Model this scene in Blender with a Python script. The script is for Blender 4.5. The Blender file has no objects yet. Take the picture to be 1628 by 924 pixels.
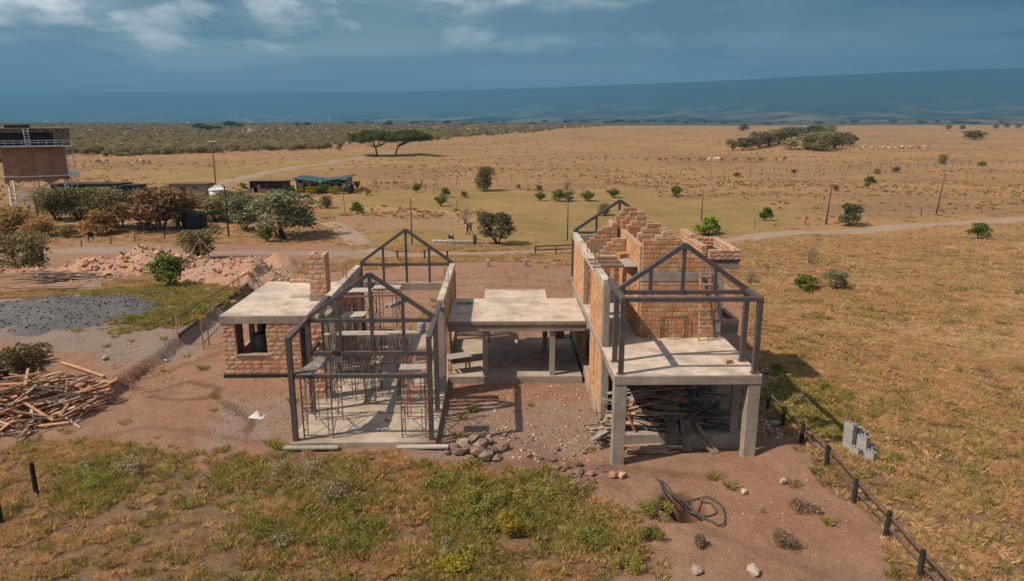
import bpy, bmesh, math, random
import numpy as np
from mathutils import Vector, Matrix, Euler

# ------------------------------------------------------------------ camera, sky, sun, exposure
sc = bpy.context.scene
COL = sc.collection
FPX, CX, CY, CAMH = 1129.0, 814.0, 462.0, 12.0
TILT = math.atan(272 / FPX)
YAW = math.atan(19 / FPX)
cam_data = bpy.data.cameras.new('camera')
cam_data.sensor_width = 36.0
cam_data.lens = FPX / 1628 * 36
cam_data.clip_start = 0.5
cam_data.clip_end = 60000
cam = bpy.data.objects.new('camera', cam_data)
COL.objects.link(cam)
cam.location = (0, 0, CAMH)
cam.rotation_euler = (math.pi / 2 - TILT, 0, -YAW)
sc.camera = cam

SUN_TRAVEL = Vector((0.79, 0.30, -1.0)).normalized()
SUN_EL = math.asin(-SUN_TRAVEL.z)
SUN_AZ = math.atan2(-SUN_TRAVEL.x, -SUN_TRAVEL.y)      # azimuth of the sun, clockwise from +Y
sun = bpy.data.lights.new('sun', 'SUN')
sun.energy = 4.7
sun.angle = math.radians(0.55)
sun.color = (1.0, 0.845, 0.66)
sun_o = bpy.data.objects.new('sun', sun)
COL.objects.link(sun_o)
sun_o.rotation_euler = SUN_TRAVEL.to_track_quat('-Z', 'Y').to_euler()

sc.view_settings.view_transform = 'Standard'
sc.view_settings.look = 'None'
sc.view_settings.gamma = 1.0
sc.view_settings.exposure = 0.22
sc.cycles.use_denoising = True
sc.cycles.max_bounces = 6
sc.cycles.diffuse_bounces = 3
sc.cycles.glossy_bounces = 2
sc.cycles.transparent_max_bounces = 8
sc.cycles.volume_bounces = 0
sc.cycles.caustics_reflective = False
sc.cycles.caustics_refractive = False

world = bpy.data.worlds.new('World')
sc.world = world
world.use_nodes = True
wn, wl = world.node_tree.nodes, world.node_tree.links
wn.clear()
def N(nodes, kind, **kw):
    n = nodes.new(kind)
    for k, v in kw.items():
        if k == 'inp':
            for a, b in v.items():
                n.inputs[a].default_value = b
        else:
            setattr(n, k, v)
    return n
def ramp(nodes, stops, interp='LINEAR'):
    r = nodes.new('ShaderNodeValToRGB')
    r.color_ramp.interpolation = interp
    e = r.color_ramp.elements
    while len(e) < len(stops):
        e.new(0.5)
    for el, (p, c) in zip(e, stops):
        el.position = p
        el.color = (c[0], c[1], c[2], 1) if len(c) == 3 else c
    return r
def mathn(nodes, links, op, a, b=None, c=None, clamp=False):
    m = nodes.new('ShaderNodeMath')
    m.operation = op
    m.use_clamp = clamp
    for i, v in enumerate((a, b, c)):
        if v is None:
            continue
        if isinstance(v, (int, float)):
            m.inputs[i].default_value = v
        else:
            links.new(v, m.inputs[i])
    return m.outputs[0]
def mixc(nodes, links, fac, a, b, mode='MIX'):
    m = nodes.new('ShaderNodeMix')
    m.data_type = 'RGBA'
    m.blend_type = mode
    for idx, v in ((0, fac), (6, a), (7, b)):
        if isinstance(v, (int, float)):
            m.inputs[idx].default_value = v
        elif isinstance(v, tuple):
            m.inputs[idx].default_value = (v[0], v[1], v[2], 1)
        else:
            links.new(v, m.inputs[idx])
    return m.outputs[2]

def build_sky():
    tc = N(wn, 'ShaderNodeTexCoord')
    sky = N(wn, 'ShaderNodeTexSky', sky_type='NISHITA', sun_disc=False)
    sky.sun_elevation = SUN_EL
    sky.sun_rotation = SUN_AZ
    sky.altitude = 1800
    sky.dust_density = 2.0
    nsc = mixc(wn, wl, 1.0, sky.outputs[0], (0.10, 0.10, 0.10), 'MULTIPLY')
    sep = N(wn, 'ShaderNodeSeparateXYZ')
    wl.new(tc.outputs['Generated'], sep.inputs[0])
    z = mathn(wn, wl, 'MAXIMUM', sep.outputs[2], 0.0)
    # cloud deck seen in perspective: project the direction on a plane overhead
    zz = mathn(wn, wl, 'ADD', z, 0.07)
    u = mathn(wn, wl, 'DIVIDE', sep.outputs[0], zz)
    v = mathn(wn, wl, 'DIVIDE', sep.outputs[1], zz)
    cb = N(wn, 'ShaderNodeCombineXYZ')
    wl.new(u, cb.inputs[0]); wl.new(v, cb.inputs[1])
    cb.inputs[2].default_value = SKY_SEED
    n1 = N(wn, 'ShaderNodeTexNoise', inp={'Scale': 0.22, 'Detail': 5.0, 'Roughness': 0.5, 'Distortion': 0.25})
    wl.new(cb.outputs[0], n1.inputs['Vector'])
    n2 = N(wn, 'ShaderNodeTexNoise', inp={'Scale': 0.55, 'Detail': 6.0, 'Roughness': 0.52, 'Distortion': 0.3})
    wl.new(cb.outputs[0], n2.inputs['Vector'])
    # puffy patches drawn straight in direction space
    n3 = N(wn, 'ShaderNodeTexNoise', inp={'Scale': 9.0, 'Detail': 7.0, 'Roughness': 0.58, 'Distortion': 0.2})
    mp = N(wn, 'ShaderNodeMapping')
    mp.inputs['Scale'].default_value = (1, 1, 2.4)
    mp.inputs['Location'].default_value = (SKY_SEED, 0.3, 0)
    wl.new(tc.outputs['Generated'], mp.inputs[0])
    wl.new(mp.outputs[0], n3.inputs['Vector'])
    # cloud cover is thinner towards the sun's side of the sky
    toward = mathn(wn, wl, 'MULTIPLY_ADD', sep.outputs[0], -0.75, 0.45, clamp=True)
    dark = mixc(wn, wl, toward, (0.016, 0.062, 0.112), (0.100, 0.195, 0.260))
    mid = mixc(wn, wl, toward, (0.050, 0.112, 0.165), (0.240, 0.345, 0.405))
    f1 = ramp(wn, [(0.38, (0, 0, 0)), (0.62, (1, 1, 1))])
    wl.new(n1.outputs[0], f1.inputs[0])
    c = mixc(wn, wl, f1.outputs[0], dark, mid)
    f2 = ramp(wn, [(0.45, (0, 0, 0)), (0.60, (0.9, 0.9, 0.9))])
    wl.new(n2.outputs[0], f2.inputs[0])
    c = mixc(wn, wl, f2.outputs[0], c, mixc(wn, wl, toward, (0.100, 0.170, 0.225), (0.40, 0.48, 0.53)))
    # puffs of sunlit cloud where the deck breaks, mostly towards the sun
    f3 = ramp(wn, [(0.50, (0, 0, 0)), (0.60, (0.55, 0.55, 0.55)), (0.72, (1, 1, 1))])
    wl.new(n3.outputs[0], f3.inputs[0])
    f3b = ramp(wn, [(0.40, (0.15, 0.15, 0.15)), (0.58, (1, 1, 1))])
    wl.new(n2.outputs[0], f3b.inputs[0])
    up = mathn(wn, wl, 'MULTIPLY_ADD', z, 14.0, -0.75, clamp=True)
    tw2 = mathn(wn, wl, 'MULTIPLY_ADD', toward, 2.0, -0.35, clamp=True)
    b = mathn(wn, wl, 'MULTIPLY', mathn(wn, wl, 'MULTIPLY', f3.outputs[0], up), mathn(wn, wl, 'MULTIPLY', tw2, f3b.outputs[0]), clamp=True)
    c = mixc(wn, wl, b, c, (0.98, 1.0, 1.0))
    # haze along the horizon
    hz = mathn(wn, wl, 'SUBTRACT', 1.0, mathn(wn, wl, 'MULTIPLY', z, 11.0, clamp=True))
    hz = mathn(wn, wl, 'MULTIPLY', hz, 0.62)
    c = mixc(wn, wl, hz, c, mixc(wn, wl, toward, (0.085, 0.150, 0.195), (0.180, 0.285, 0.355)))
    # higher up the deck is thinner: brighter cloud and clear blue between
    hi = mathn(wn, wl, 'MULTIPLY_ADD', z, 1.8, -0.35, clamp=True)
    c = mixc(wn, wl, hi, c, mixc(wn, wl, f2.outputs[0], mixc(wn, wl, 0.6, nsc, (0.26, 0.30, 0.35)), (0.75, 0.74, 0.72)))
    bg = N(wn, 'ShaderNodeBackground', inp={'Strength': 1.0})
    wl.new(c, bg.inputs[0])
    out = N(wn, 'ShaderNodeOutputWorld')
    wl.new(bg.outputs[0], out.inputs[0])
SKY_SEED = 3.7
HAZE_COL = (0.165, 0.43, 0.70, 1)
HAZE_DENSITY = 1.3e-4
build_sky()

# ------------------------------------------------------------------ numbers: noise, terrain, pixel rays
RNG = np.random.default_rng(7)
random.seed(7)
def _hash(ix, iy, seed):
    h = (ix.astype(np.int64) * 374761393 + iy.astype(np.int64) * 668265263 + seed * 1442695041) & 0x7fffffff
    h = ((h ^ (h >> 13)) * 1274126177) & 0x7fffffff
    return ((h ^ (h >> 16)) & 0xffff) / 65535.0
def vnoise(x, y, seed=0):
    x = np.asarray(x, float); y = np.asarray(y, float)
    ix, iy = np.floor(x), np.floor(y)
    fx, fy = x - ix, y - iy
    fx = fx * fx * (3 - 2 * fx); fy = fy * fy * (3 - 2 * fy)
    a, b = _hash(ix, iy, seed), _hash(ix + 1, iy, seed)
    c, d = _hash(ix, iy + 1, seed), _hash(ix + 1, iy + 1, seed)
    return (a * (1 - fx) + b * fx) * (1 - fy) + (c * (1 - fx) + d * fx) * fy
def fbm(x, y, seed=0, octaves=4):
    t, amp, tot = 0.0, 1.0, 0.0
    for o in range(octaves):
        t = t + amp * vnoise(np.asarray(x) * 2 ** o, np.asarray(y) * 2 ** o, seed + o * 17)
        tot += amp
        amp *= 0.5
    return t / tot
def sstep(a, b, x):
    t = np.clip((np.asarray(x, float) - a) / (b - a), 0, 1)
    return t * t * (3 - 2 * t)

def ray(px, py):
    a, b = (px - CX) / FPX, (py - CY) / FPX
    st, ct, sy, cy = math.sin(TILT), math.cos(TILT), math.sin(YAW), math.cos(YAW)
    return (sy * ct + a * cy - b * sy * st, cy * ct - a * sy - b * cy * st, -st - b * ct)
def at_z(px, py, z=0.0):
    d = ray(px, py); t = (z - CAMH) / d[2]
    return Vector((t * d[0], t * d[1], z))
def at_y(px, py, y):
    d = ray(px, py); t = y / d[1]
    return Vector((t * d[0], y, CAMH + t * d[2]))

def seg_dist(x, y, ax, ay, bx, by):
    dx, dy = bx - ax, by - ay
    t = np.clip(((x - ax) * dx + (y - ay) * dy) / (dx * dx + dy * dy + 1e-9), 0, 1)
    return np.hypot(x - ax - t * dx, y - ay - t * dy)
def poly_sdf(x, y, poly):
    """negative inside"""
    d = np.full(np.shape(x), 1e9); inside = np.zeros(np.shape(x), bool)
    n = len(poly)
    for i in range(n):
        ax, ay = poly[i]; bx, by = poly[(i + 1) % n]
        d = np.minimum(d, seg_dist(x, y, ax, ay, bx, by))
        cond = ((ay > y) != (by > y))
        with np.errstate(divide='ignore', invalid='ignore'):
            xi = (bx - ax) * (y - ay) / ((by - ay) if by != ay else 1e-9) + ax
        inside ^= cond & (x < xi)
    return np.where(inside, -d, d)

CUT_A = at_z(150, 660); CUT_B = at_z(420, 446)        # the edge of the excavated strip on the left
PADS = [(-14.2, -7, 30, 40.5), (-8.6, 11.2, 22.6, 40.5)]
def height(x, y):
    x = np.asarray(x, float); y = np.asarray(y, float)
    z = -3.8 * sstep(42, 100, y)
    far = sstep(20, 60, y)
    und = (fbm(x / 14, y / 14, 3, 3) - 0.5) * (0.25 + 1.1 * far)
    small = (fbm(x / 1.6, y / 1.6, 5, 4) - 0.5) * 0.20 + (fbm(x / .45, y / .45, 8, 3) - 0.5) * 0.07
    small = small * (1 - sstep(45, 90, y))
    pad = np.zeros(np.shape(x))
    for (x0, x1, y0, y1) in PADS:
        dx = np.maximum(np.maximum(x0 - x, x - x1), 0); dy = np.maximum(np.maximum(y0 - y, y - y1), 0)
        pad = np.maximum(pad, 1 - sstep(0, 3.5, np.hypot(dx, dy)))
    z = z + (und + small) * (1 - 0.8 * pad)
    # bank left of the excavation
    ux, uy = CUT_B.x - CUT_A.x, CUT_B.y - CUT_A.y
    L = math.hypot(ux, uy); ux /= L; uy /= L
    s = (x - CUT_A.x) * ux + (y - CUT_A.y) * uy
    dist = -(x - CUT_A.x) * uy + (y - CUT_A.y) * ux + (fbm(x / .9, y / .9, 21, 3) - .5) * 0.9
    bank = sstep(-0.1, 0.45, dist) * sstep(-1.5, 2.0, s) * (1 - sstep(L + 1, L + 8, s)) * (1 - sstep(9, 20, dist))
    z = z + 0.5 * bank
    # spoil thrown up in front of the right wing and at its side
    def bump(px, py, r, hh):
        p = at_z(px, py)
        return hh * np.exp(-((x - p.x) ** 2 + (y - p.y) ** 2) / (r * r))
    z = z + bump(1258, 735, 1.3, 0.55) + bump(1180, 752, 1.2, 0.22) + bump(1215, 600, 1.2, .5) + bump(640, 728, 1.0, .14)
    p = at_z(1085, 806)
    hole = np.hypot((x - p.x) / 1.1, (y - p.y) / 1.35) + (fbm(x * 2.2, y * 2.2, 19, 2) - .5) * .3
    z = z - 1.5 * (1 - sstep(0.42, 0.66, hole)) + .10 * np.exp(-((hole - .9) / .3) ** 2)
    # plain: low swells, a mound under the clump of trees
    pl = sstep(110, 260, y)
    z = z + pl * (fbm(x / 120, y / 120, 31, 3) - 0.5) * 2.2
    q = at_z(1262, 236, -3.0)
    z = z + 3.0 * np.exp(-((x - q.x) / 26) ** 2 - ((y - q.y - 10) / 40) ** 2)
    z = z + sstep(900, 2600, y) * (fbm(x / 700, y / 700, 41, 3) - 0.55) * 5 - 3 * sstep(1500, 4500, y)
    return z
GX0, GY0, GS = -34.0, 8.0, 0.12
_gx = np.arange(GX0, 36.0, GS); _gy = np.arange(GY0, 72.0, GS)
HGRID = height(*np.meshgrid(_gx, _gy, indexing='ij'))
def hz(x, y):
    u, v = (x - GX0) / GS, (y - GY0) / GS
    i, j = int(u), int(v)
    if 0 <= i < HGRID.shape[0] - 1 and 0 <= j < HGRID.shape[1] - 1:
        u -= i; v -= j
        return float((HGRID[i, j] * (1 - u) + HGRID[i + 1, j] * u) * (1 - v) + (HGRID[i, j + 1] * (1 - u) + HGRID[i + 1, j + 1] * u) * v)
    return float(height(np.array([x]), np.array([y]))[0])
def P(px, py):
    """point of the ground under a pixel of the photograph"""
    z = 0.0
    for _ in range(30):
        p = at_z(px, py, z)
        z2 = hz(p.x, p.y)
        if abs(z2 - z) < 0.004:
            break
        z = 0.5 * z + 0.5 * z2
    p = at_z(px, py, z)
    return Vector((p.x, p.y, hz(p.x, p.y)))
def pxm(p):
    """photograph pixels per metre at a point"""
    d = p.x * math.sin(YAW) * math.cos(TILT) + p.y * math.cos(YAW) * math.cos(TILT) - (p.z - CAMH) * math.sin(TILT)
    return FPX / max(d, 0.1)

def PZ(pts, z=0.0):
    return [tuple(at_z(a, b, z)[:2]) for a, b in pts]
# what covers the ground, as outlines on the ground
Z_DIRT = [PZ([(-150, 735), (60, 708), (150, 690), (235, 722), (330, 738), (450, 712), (560, 728), (700, 738), (830, 748), (905, 790),
              (1000, 820), (960, 980), (1440, 1000), (1420, 880), (1330, 775), (1255, 690), (1205, 560), (1178, 470), (1130, 420), (920, 408), (780, 398),
              (560, 404), (420, 418), (350, 440), (200, 462), (60, 480), (-150, 470)]),
          PZ([(-200, 482), (150, 468), (175, 456), (350, 440), (480, 416), (480, 402), (-200, 402)], -.2),
          PZ([(-200, 440), (60, 430), (230, 420), (560, 410), (560, 380), (520, 360), (250, 368), (120, 362), (-200, 380)], -1.2)]
Z_GRAV = [PZ([(-150, 545), (0, 560), (120, 575), (205, 600), (330, 560), (380, 470), (300, 462), (130, 450), (0, 470), (-150, 470)]),
          PZ([(600, 640), (980, 640), (990, 720), (720, 740), (560, 722), (330, 700), (350, 620)])]
Z_GREEN = [PZ([(150, 470), (250, 455), (420, 445), (330, 500), (285, 530), (180, 545), (140, 510)]),
           PZ([(380, 735), (560, 735), (640, 790), (600, 850), (500, 930), (330, 930), (350, 820)]),
           PZ([(680, 745), (840, 760), (920, 780), (1030, 860), (1030, 905), (930, 890), (830, 860), (840, 940), (660, 950), (690, 830)]),
           PZ([(90, 735), (250, 725), (260, 760), (150, 800), (60, 790)]),
           PZ([(1215, 575), (1330, 620), (1340, 690), (1290, 690), (1230, 640)])]
Z_LAWN = [PZ([(500, 330), (560, 300), (760, 296), (1000, 298), (1130, 312), (1320, 345), (1150, 372), (880, 384), (640, 388), (600, 372), (560, 345)], -3.2),
          PZ([(230, 268), (420, 262), (560, 244), (660, 244), (700, 250), (560, 258), (430, 280), (250, 290)], -3.8)]
Z_SOIL = [PZ([(520, 350), (600, 322), (760, 330), (760, 352), (660, 362), (560, 366)], -3.2)]
def zones(x, y):
    x = np.asarray(x, float); y = np.asarray(y, float)
    wob = (fbm(x / 2.2, y / 2.2, 61, 4) - .5)
    wob2 = (fbm(x / 9, y / 9, 66, 4) - .5)
    def m(polys, soft, wa, wb):
        d = np.full(np.shape(x), 1e9)
        for p in polys:
            d = np.minimum(d, poly_sdf(x, y, p))
        return 1 - sstep(-soft, soft, d + wob * wa + wob2 * wb)
    dirt = m(Z_DIRT, 0.45, 2.2, 1.2)
    grav = np.maximum(m(Z_GRAV[:1], 0.7, 2.6, 2.0), .52 * m(Z_GRAV[1:], 0.9, 2.6, 2.0))
    green = np.maximum(m([Z_GREEN[0]] + Z_GREEN[2:], 0.7, 2.2, 1.4), .50 * m(Z_GREEN[1:2], 0.9, 2.6, 1.8))
    lawn = m(Z_LAWN, 5.0, 1.0, 22.0)
    soil = m(Z_SOIL, 2.0, 2.0, 12.0)
    green2 = np.maximum(green, lawn * 0.85)
    return dirt * (1 - green * .9), green2 * (1 - soil), grav, soil
# ------------------------------------------------------------------ materials
MATS = {}
def new_mat(name):
    m = bpy.data.materials.new(name)
    m.use_nodes = True
    nt = m.node_tree
    b = nt.nodes['Principled BSDF']
    MATS[name] = m
    return m, nt.nodes, nt.links, b
def island_random(nodes, links):
    oi = N(nodes, 'ShaderNodeObjectInfo')
    ge = N(nodes, 'ShaderNodeNewGeometry')
    return mathn(nodes, links, 'FRACT', mathn(nodes, links, 'ADD', oi.outputs['Random'], ge.outputs['Random Per Island']))
def surf(name, c1, c2, scale=3.0, rough=0.85, bump=0.3, bscale=30.0, c3=None, s3=0.6, metal=0.0, rand=0.0, spec=0.3, dist=0.02, stain=None):
    """two-tone worn surface: world-space noise, optional large stains, optional per-piece value change"""
    m, n, l, b = new_mat(name)
    ge = N(n, 'ShaderNodeNewGeometry')
    n1 = N(n, 'ShaderNodeTexNoise', inp={'Scale': scale, 'Detail': 8.0, 'Roughness': 0.65})
    l.new(ge.outputs['Position'], n1.inputs['Vector'])
    r = ramp(n, [(0.34, c1), (0.66, c2)])
    l.new(n1.outputs[0], r.inputs[0])
    c = r.outputs[0]
    if c3 is not None:
        n3 = N(n, 'ShaderNodeTexNoise', inp={'Scale': s3, 'Detail': 5.0, 'Roughness': 0.6})
        l.new(ge.outputs['Position'], n3.inputs['Vector'])
        rr = ramp(n, [(0.45, (0, 0, 0)), (0.68, (1, 1, 1))])
        l.new(n3.outputs[0], rr.inputs[0])
        c = mixc(n, l, rr.outputs[0], c, c3)
    if stain is not None:      # streaks running down
        mp = N(n, 'ShaderNodeMapping'); mp.inputs['Scale'].default_value = (9, 9, 0.9)
        l.new(ge.outputs['Position'], mp.inputs[0])
        n4 = N(n, 'ShaderNodeTexNoise', inp={'Scale': 1.0, 'Detail': 4.0})
        l.new(mp.outputs[0], n4.inputs['Vector'])
        rr = ramp(n, [(0.52, (0, 0, 0)), (0.75, (.8, .8, .8))])
        l.new(n4.outputs[0], rr.inputs[0])
        c = mixc(n, l, rr.outputs[0], c, stain)
    if name in ('concrete', 'pale_beam'):      # shutter-board and pour lines
        mp = N(n, 'ShaderNodeMapping'); mp.inputs['Scale'].default_value = (.5, .5, 11)
        l.new(ge.outputs['Position'], mp.inputs[0])
        n5 = N(n, 'ShaderNodeTexNoise', inp={'Scale': 1.0, 'Detail': 3.0})
        l.new(mp.outputs[0], n5.inputs['Vector'])
        rr = ramp(n, [(0.38, (.55, .53, .5)), (0.56, (1, 1, 1))])
        l.new(n5.outputs[0], rr.inputs[0])
        c = mixc(n, l, .28, c, rr.outputs[0], 'MULTIPLY')
    if rand:
        rv = island_random(n, l)
        v = mathn(n, l, 'MULTIPLY_ADD', rv, 2 * rand, 1 - rand)
        hs = N(n, 'ShaderNodeHueSaturation')
        l.new(c, hs.inputs['Color']); l.new(v, hs.inputs['Value'])
        wv = N(n, 'ShaderNodeTexWhiteNoise', noise_dimensions='1D'); l.new(rv, wv.inputs['W'])
        l.new(mathn(n, l, 'MULTIPLY_ADD', wv.outputs[0], 0.02, 0.49), hs.inputs['Hue'])
        l.new(mathn(n, l, 'MULTIPLY_ADD', wv.outputs[0], -0.3, 1.12), hs.inputs['Saturation'])
        c = hs.outputs[0]
    l.new(c, b.inputs['Base Color'])
    b.inputs['Roughness'].default_value = rough
    b.inputs['Metallic'].default_value = metal
    b.inputs['Specular IOR Level'].default_value = spec
    if bump:
        n2 = N(n, 'ShaderNodeTexNoise', inp={'Scale': bscale, 'Detail': 6.0, 'Roughness': 0.6})
        l.new(ge.outputs['Position'], n2.inputs['Vector'])
        bp = N(n, 'ShaderNodeBump', inp={'Strength': bump, 'Distance': dist})
        l.new(n2.outputs[0], bp.inputs['Height'])
        l.new(bp.outputs[0], b.inputs['Normal'])
    return m
surf('concrete', (.27, .225, .19), (.38, .325, .28), 1.6, .9, .35, 25, (.21, .17, .14), .8, stain=(.18, .145, .12))
surf('slab_top', (.39, .325, .275), (.54, .455, .385), 2.6, .9, .45, 14, (.29, .24, .205), .9)
surf('slab_grey', (.28, .24, .21), (.40, .345, .30), 1.3, .9, .35, 18, (.54, .45, .375), .42)
surf('pale_beam', (.40, .35, .29), (.55, .49, .41), 3.0, .9, .5, 22, (.26, .22, .19), 1.1)
surf('floor_screed', (.30, .245, .20), (.42, .35, .29), 1.5, .9, .3, 20, (.215, .165, .13), .55)
surf('mortar', (.25, .195, .155), (.36, .285, .225), 9.0, .95, .6, 40)
surf('orange_stone', (.39, .19, .092), (.50, .27, .135), 4.0, .9, .5, 45, rand=.17, dist=.015)
surf('rock_stone', (.42, .225, .145), (.55, .32, .21), 5.0, .9, .7, 22, rand=.10, dist=.03)
surf('steel', (.048, .046, .053), (.080, .076, .083), 4, .55, .15, 30, (.115, .066, .046), 2.2, metal=.0, spec=.45)
surf('rust_bar', (.19, .075, .04), (.30, .13, .07), 8, .8, .2, 40, rand=.1)
surf('scaffold_pipe', (.13, .085, .065), (.21, .14, .105), 5, .65, .1, 40, (.10, .10, .10), 1.3, rand=.18)
surf('red_pipe', (.33, .04, .03), (.42, .07, .05), 5, .6, .1, 40)
surf('plank', (.29, .14, .078), (.46, .25, .145), 5, .85, .3, 50, rand=.34)
surf('old_plank', (.17, .125, .10), (.36, .26, .19), 5, .9, .3, 50, rand=.42)
surf('grey_board', (.26, .235, .21), (.40, .36, .31), 5, .85, .3, 40, rand=.2)
surf('dark_board', (.045, .042, .042), (.13, .115, .105), 3, .8, .3, 30, (.20, .16, .13), 1.5, rand=.35)
surf('black_post', (.018, .015, .014), (.04, .033, .03), 6, .8, .4, 30)
surf('rail_wood', (.075, .05, .045), (.13, .09, .075), 6, .8, .4, 30)
surf('bitumen', (.012, .012, .012), (.03, .028, .026), 5, .6, .3, 30)
surf('grey_block', (.25, .245, .245), (.34, .33, .325), 10, .95, .4, 60, rand=.12)
surf('gravel_grey', (.07, .07, .08), (.20, .195, .205), 14, .95, 1.0, 16, (.13, .125, .13), .5, dist=.12)
surf('rubble', (.30, .16, .105), (.52, .31, .21), 7, .95, 1.0, 9, (.36, .27, .21), .6, dist=.14)
surf('lump_stone', (.36, .20, .135), (.52, .315, .21), 4, .95, .6, 20, rand=.26)
surf('boulder', (.15, .095, .072), (.29, .19, .145), 4, .95, .8, 12, (.10, .075, .06), 1.2, rand=.28, dist=.05)
surf('pale_rock', (.25, .22, .19), (.38, .335, .29), 5, .95, .8, 20, rand=.15)
surf('bark', (.055, .040, .030), (.12, .09, .065), 6, .95, .6, 25)
surf('road', (.225, .170, .135), (.32, .235, .175), 1.8, .95, .5, 30, (.26, .18, .13), .25)
surf('gravel_road_mat', (.195, .155, .125), (.27, .215, .175), 1.8, .95, .5, 30, (.22, .16, .125), .25)
surf('green_roof', (.020, .062, .058), (.03, .085, .078), 1.5, .5, .05, 30)
surf('shed_green', (.010, .035, .035), (.018, .05, .048), 2, .6, .1, 30)
surf('stone_wall_far', (.26, .21, .17), (.36, .29, .23), 6, .9, .3, 20)
surf('pink_wall', (.32, .20, .15), (.40, .26, .20), 3, .9, .3, 20)
surf('dark_inside', (.016, .013, .013), (.03, .024, .022), 3, .8, 0)
surf('white_paint', (.66, .68, .70), (.80, .81, .82), 3, .5, .1, 30)
surf('zinc_white', (.50, .52, .54), (.66, .67, .68), 2, .45, .1, 30)
surf('brown_net', (.26, .125, .075), (.36, .185, .115), 1.2, .95, .6, 8, (.42, .25, .165), .35, dist=.1)
surf('camo_net', (.04, .036, .026), (.34, .25, .165), 2.2, .95, .9, 6, (.05, .045, .03), 1.0, dist=.15)
surf('tank_black', (.010, .011, .014), (.02, .022, .026), 4, .45, .1, 20)
surf('tank_green', (.055, .065, .055), (.09, .10, .085), 4, .5, .1, 20)
surf('pole_wood', (.10, .075, .06), (.17, .13, .10), 4, .85, .2, 30)
surf('red_sheet', (.33, .045, .045), (.42, .07, .06), 3, .6, .1, 10)
surf('blue_plastic', (.10, .22, .34), (.20, .36, .48), 3, .4, .1, 10)
surf('white_plastic', (.40, .41, .43), (.58, .58, .58), 6, .4, .3, 10)
surf('green_net', (.02, .22, .09), (.04, .36, .15), 8, .7, .4, 30)
surf('hose_black', (.035, .038, .042), (.07, .075, .08), 6, .5, 0)
surf('dark_cloth', (.012, .012, .018), (.028, .026, .034), 8, .9, .2, 30)
surf('denim', (.02, .028, .05), (.035, .045, .075), 8, .9, .2, 30)
surf('red_cloth', (.40, .025, .03), (.52, .05, .05), 8, .9, .2, 30)
surf('skin', (.09, .045, .028), (.13, .065, .04), 8, .6, 0)
surf('wool_white', (.50, .45, .39), (.66, .60, .53), 6, .95, .5, 20, rand=.15)
surf('hide_brown', (.17, .08, .05), (.27, .13, .08), 6, .9, .2, 20, rand=.3)
surf('glass_dark', (.02, .024, .028), (.035, .04, .045), 2, .15, 0)

def leaf_mat(name, cols, trans=0.35, rand=.3, patch=None):
    m, n, l, b = new_mat(name)
    rv = island_random(n, l)
    r = ramp(n, [(i / max(1, len(cols) - 1), c) for i, c in enumerate(cols)])
    l.new(rv, r.inputs[0])
    oi = N(n, 'ShaderNodeObjectInfo')
    hs = N(n, 'ShaderNodeHueSaturation')
    cc = r.outputs[0]
    if patch:      # the sward changes colour from place to place
        for (sc_, lo, hi, col, k) in patch:
            nz = N(n, 'ShaderNodeTexNoise', inp={'Scale': sc_, 'Detail': 3.0, 'Roughness': .6})
            l.new(oi.outputs['Location'], nz.inputs['Vector'])
            rp = ramp(n, [(lo, (0, 0, 0)), (hi, (k, k, k))]); l.new(nz.outputs[0], rp.inputs[0])
            cc = mixc(n, l, rp.outputs[0], cc, col)
    l.new(cc, hs.inputs['Color'])
    l.new(mathn(n, l, 'MULTIPLY_ADD', oi.outputs['Random'], 2 * rand, 1 - rand), hs.inputs['Value'])
    wv = N(n, 'ShaderNodeTexWhiteNoise', noise_dimensions='1D'); l.new(oi.outputs['Random'], wv.inputs['W'])
    l.new(mathn(n, l, 'MULTIPLY_ADD', wv.outputs[0], 0.03, 0.485), hs.inputs['Hue'])
    d = N(n, 'ShaderNodeBsdfDiffuse'); t = N(n, 'ShaderNodeBsdfTranslucent')
    l.new(hs.outputs[0], d.inputs[0]); l.new(hs.outputs[0], t.inputs[0])
    mx = N(n, 'ShaderNodeMixShader', inp={0: trans})
    l.new(d.outputs[0], mx.inputs[1]); l.new(t.outputs[0], mx.inputs[2])
    l.new(mx.outputs[0], n['Material Output'].inputs[0])
    return m
leaf_mat('leaf_olive', [(.095, .088, .036), (.18, .160, .068), (.27, .235, .115), (.35, .28, .15)])
leaf_mat('leaf_tan', [(0.128, 0.093, 0.037), (0.255, 0.170, 0.065), (0.391, 0.255, 0.093), (0.510, 0.315, 0.136)])
leaf_mat('leaf_rust', [(.095, .068, .032), (.19, .128, .058), (.29, .19, .092), (.21, .17, .075)])
leaf_mat('leaf_silver', [(.075, .080, .040), (.14, .145, .075), (.22, .215, .13), (.31, .29, .19)])
leaf_mat('leaf_green', [(0.048, 0.083, 0.019), (0.096, 0.144, 0.029), (0.176, 0.216, 0.051), (0.272, 0.272, 0.080)])
leaf_mat('leaf_bright', [(0.065, 0.137, 0.016), (0.130, 0.247, 0.029), (0.221, 0.351, 0.052), (0.338, 0.390, 0.091)])
leaf_mat('leaf_dark', [(0.032, 0.045, 0.022), (0.054, 0.067, 0.032), (0.080, 0.088, 0.048)], .15)
leaf_mat('leaf_acacia', [(.050, .075, .018), (.095, .125, .030), (.15, .175, .045), (.21, .21, .07)])
leaf_mat('leaf_yellow', [(0.375, 0.237, 0.015), (0.525, 0.338, 0.020), (0.125, 0.138, 0.025), (0.625, 0.413, 0.037)])
leaf_mat('leaf_wood', [(.16, .145, .068), (.26, .225, .11), (.36, .29, .155), (.44, .34, .20)], .4)
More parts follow.
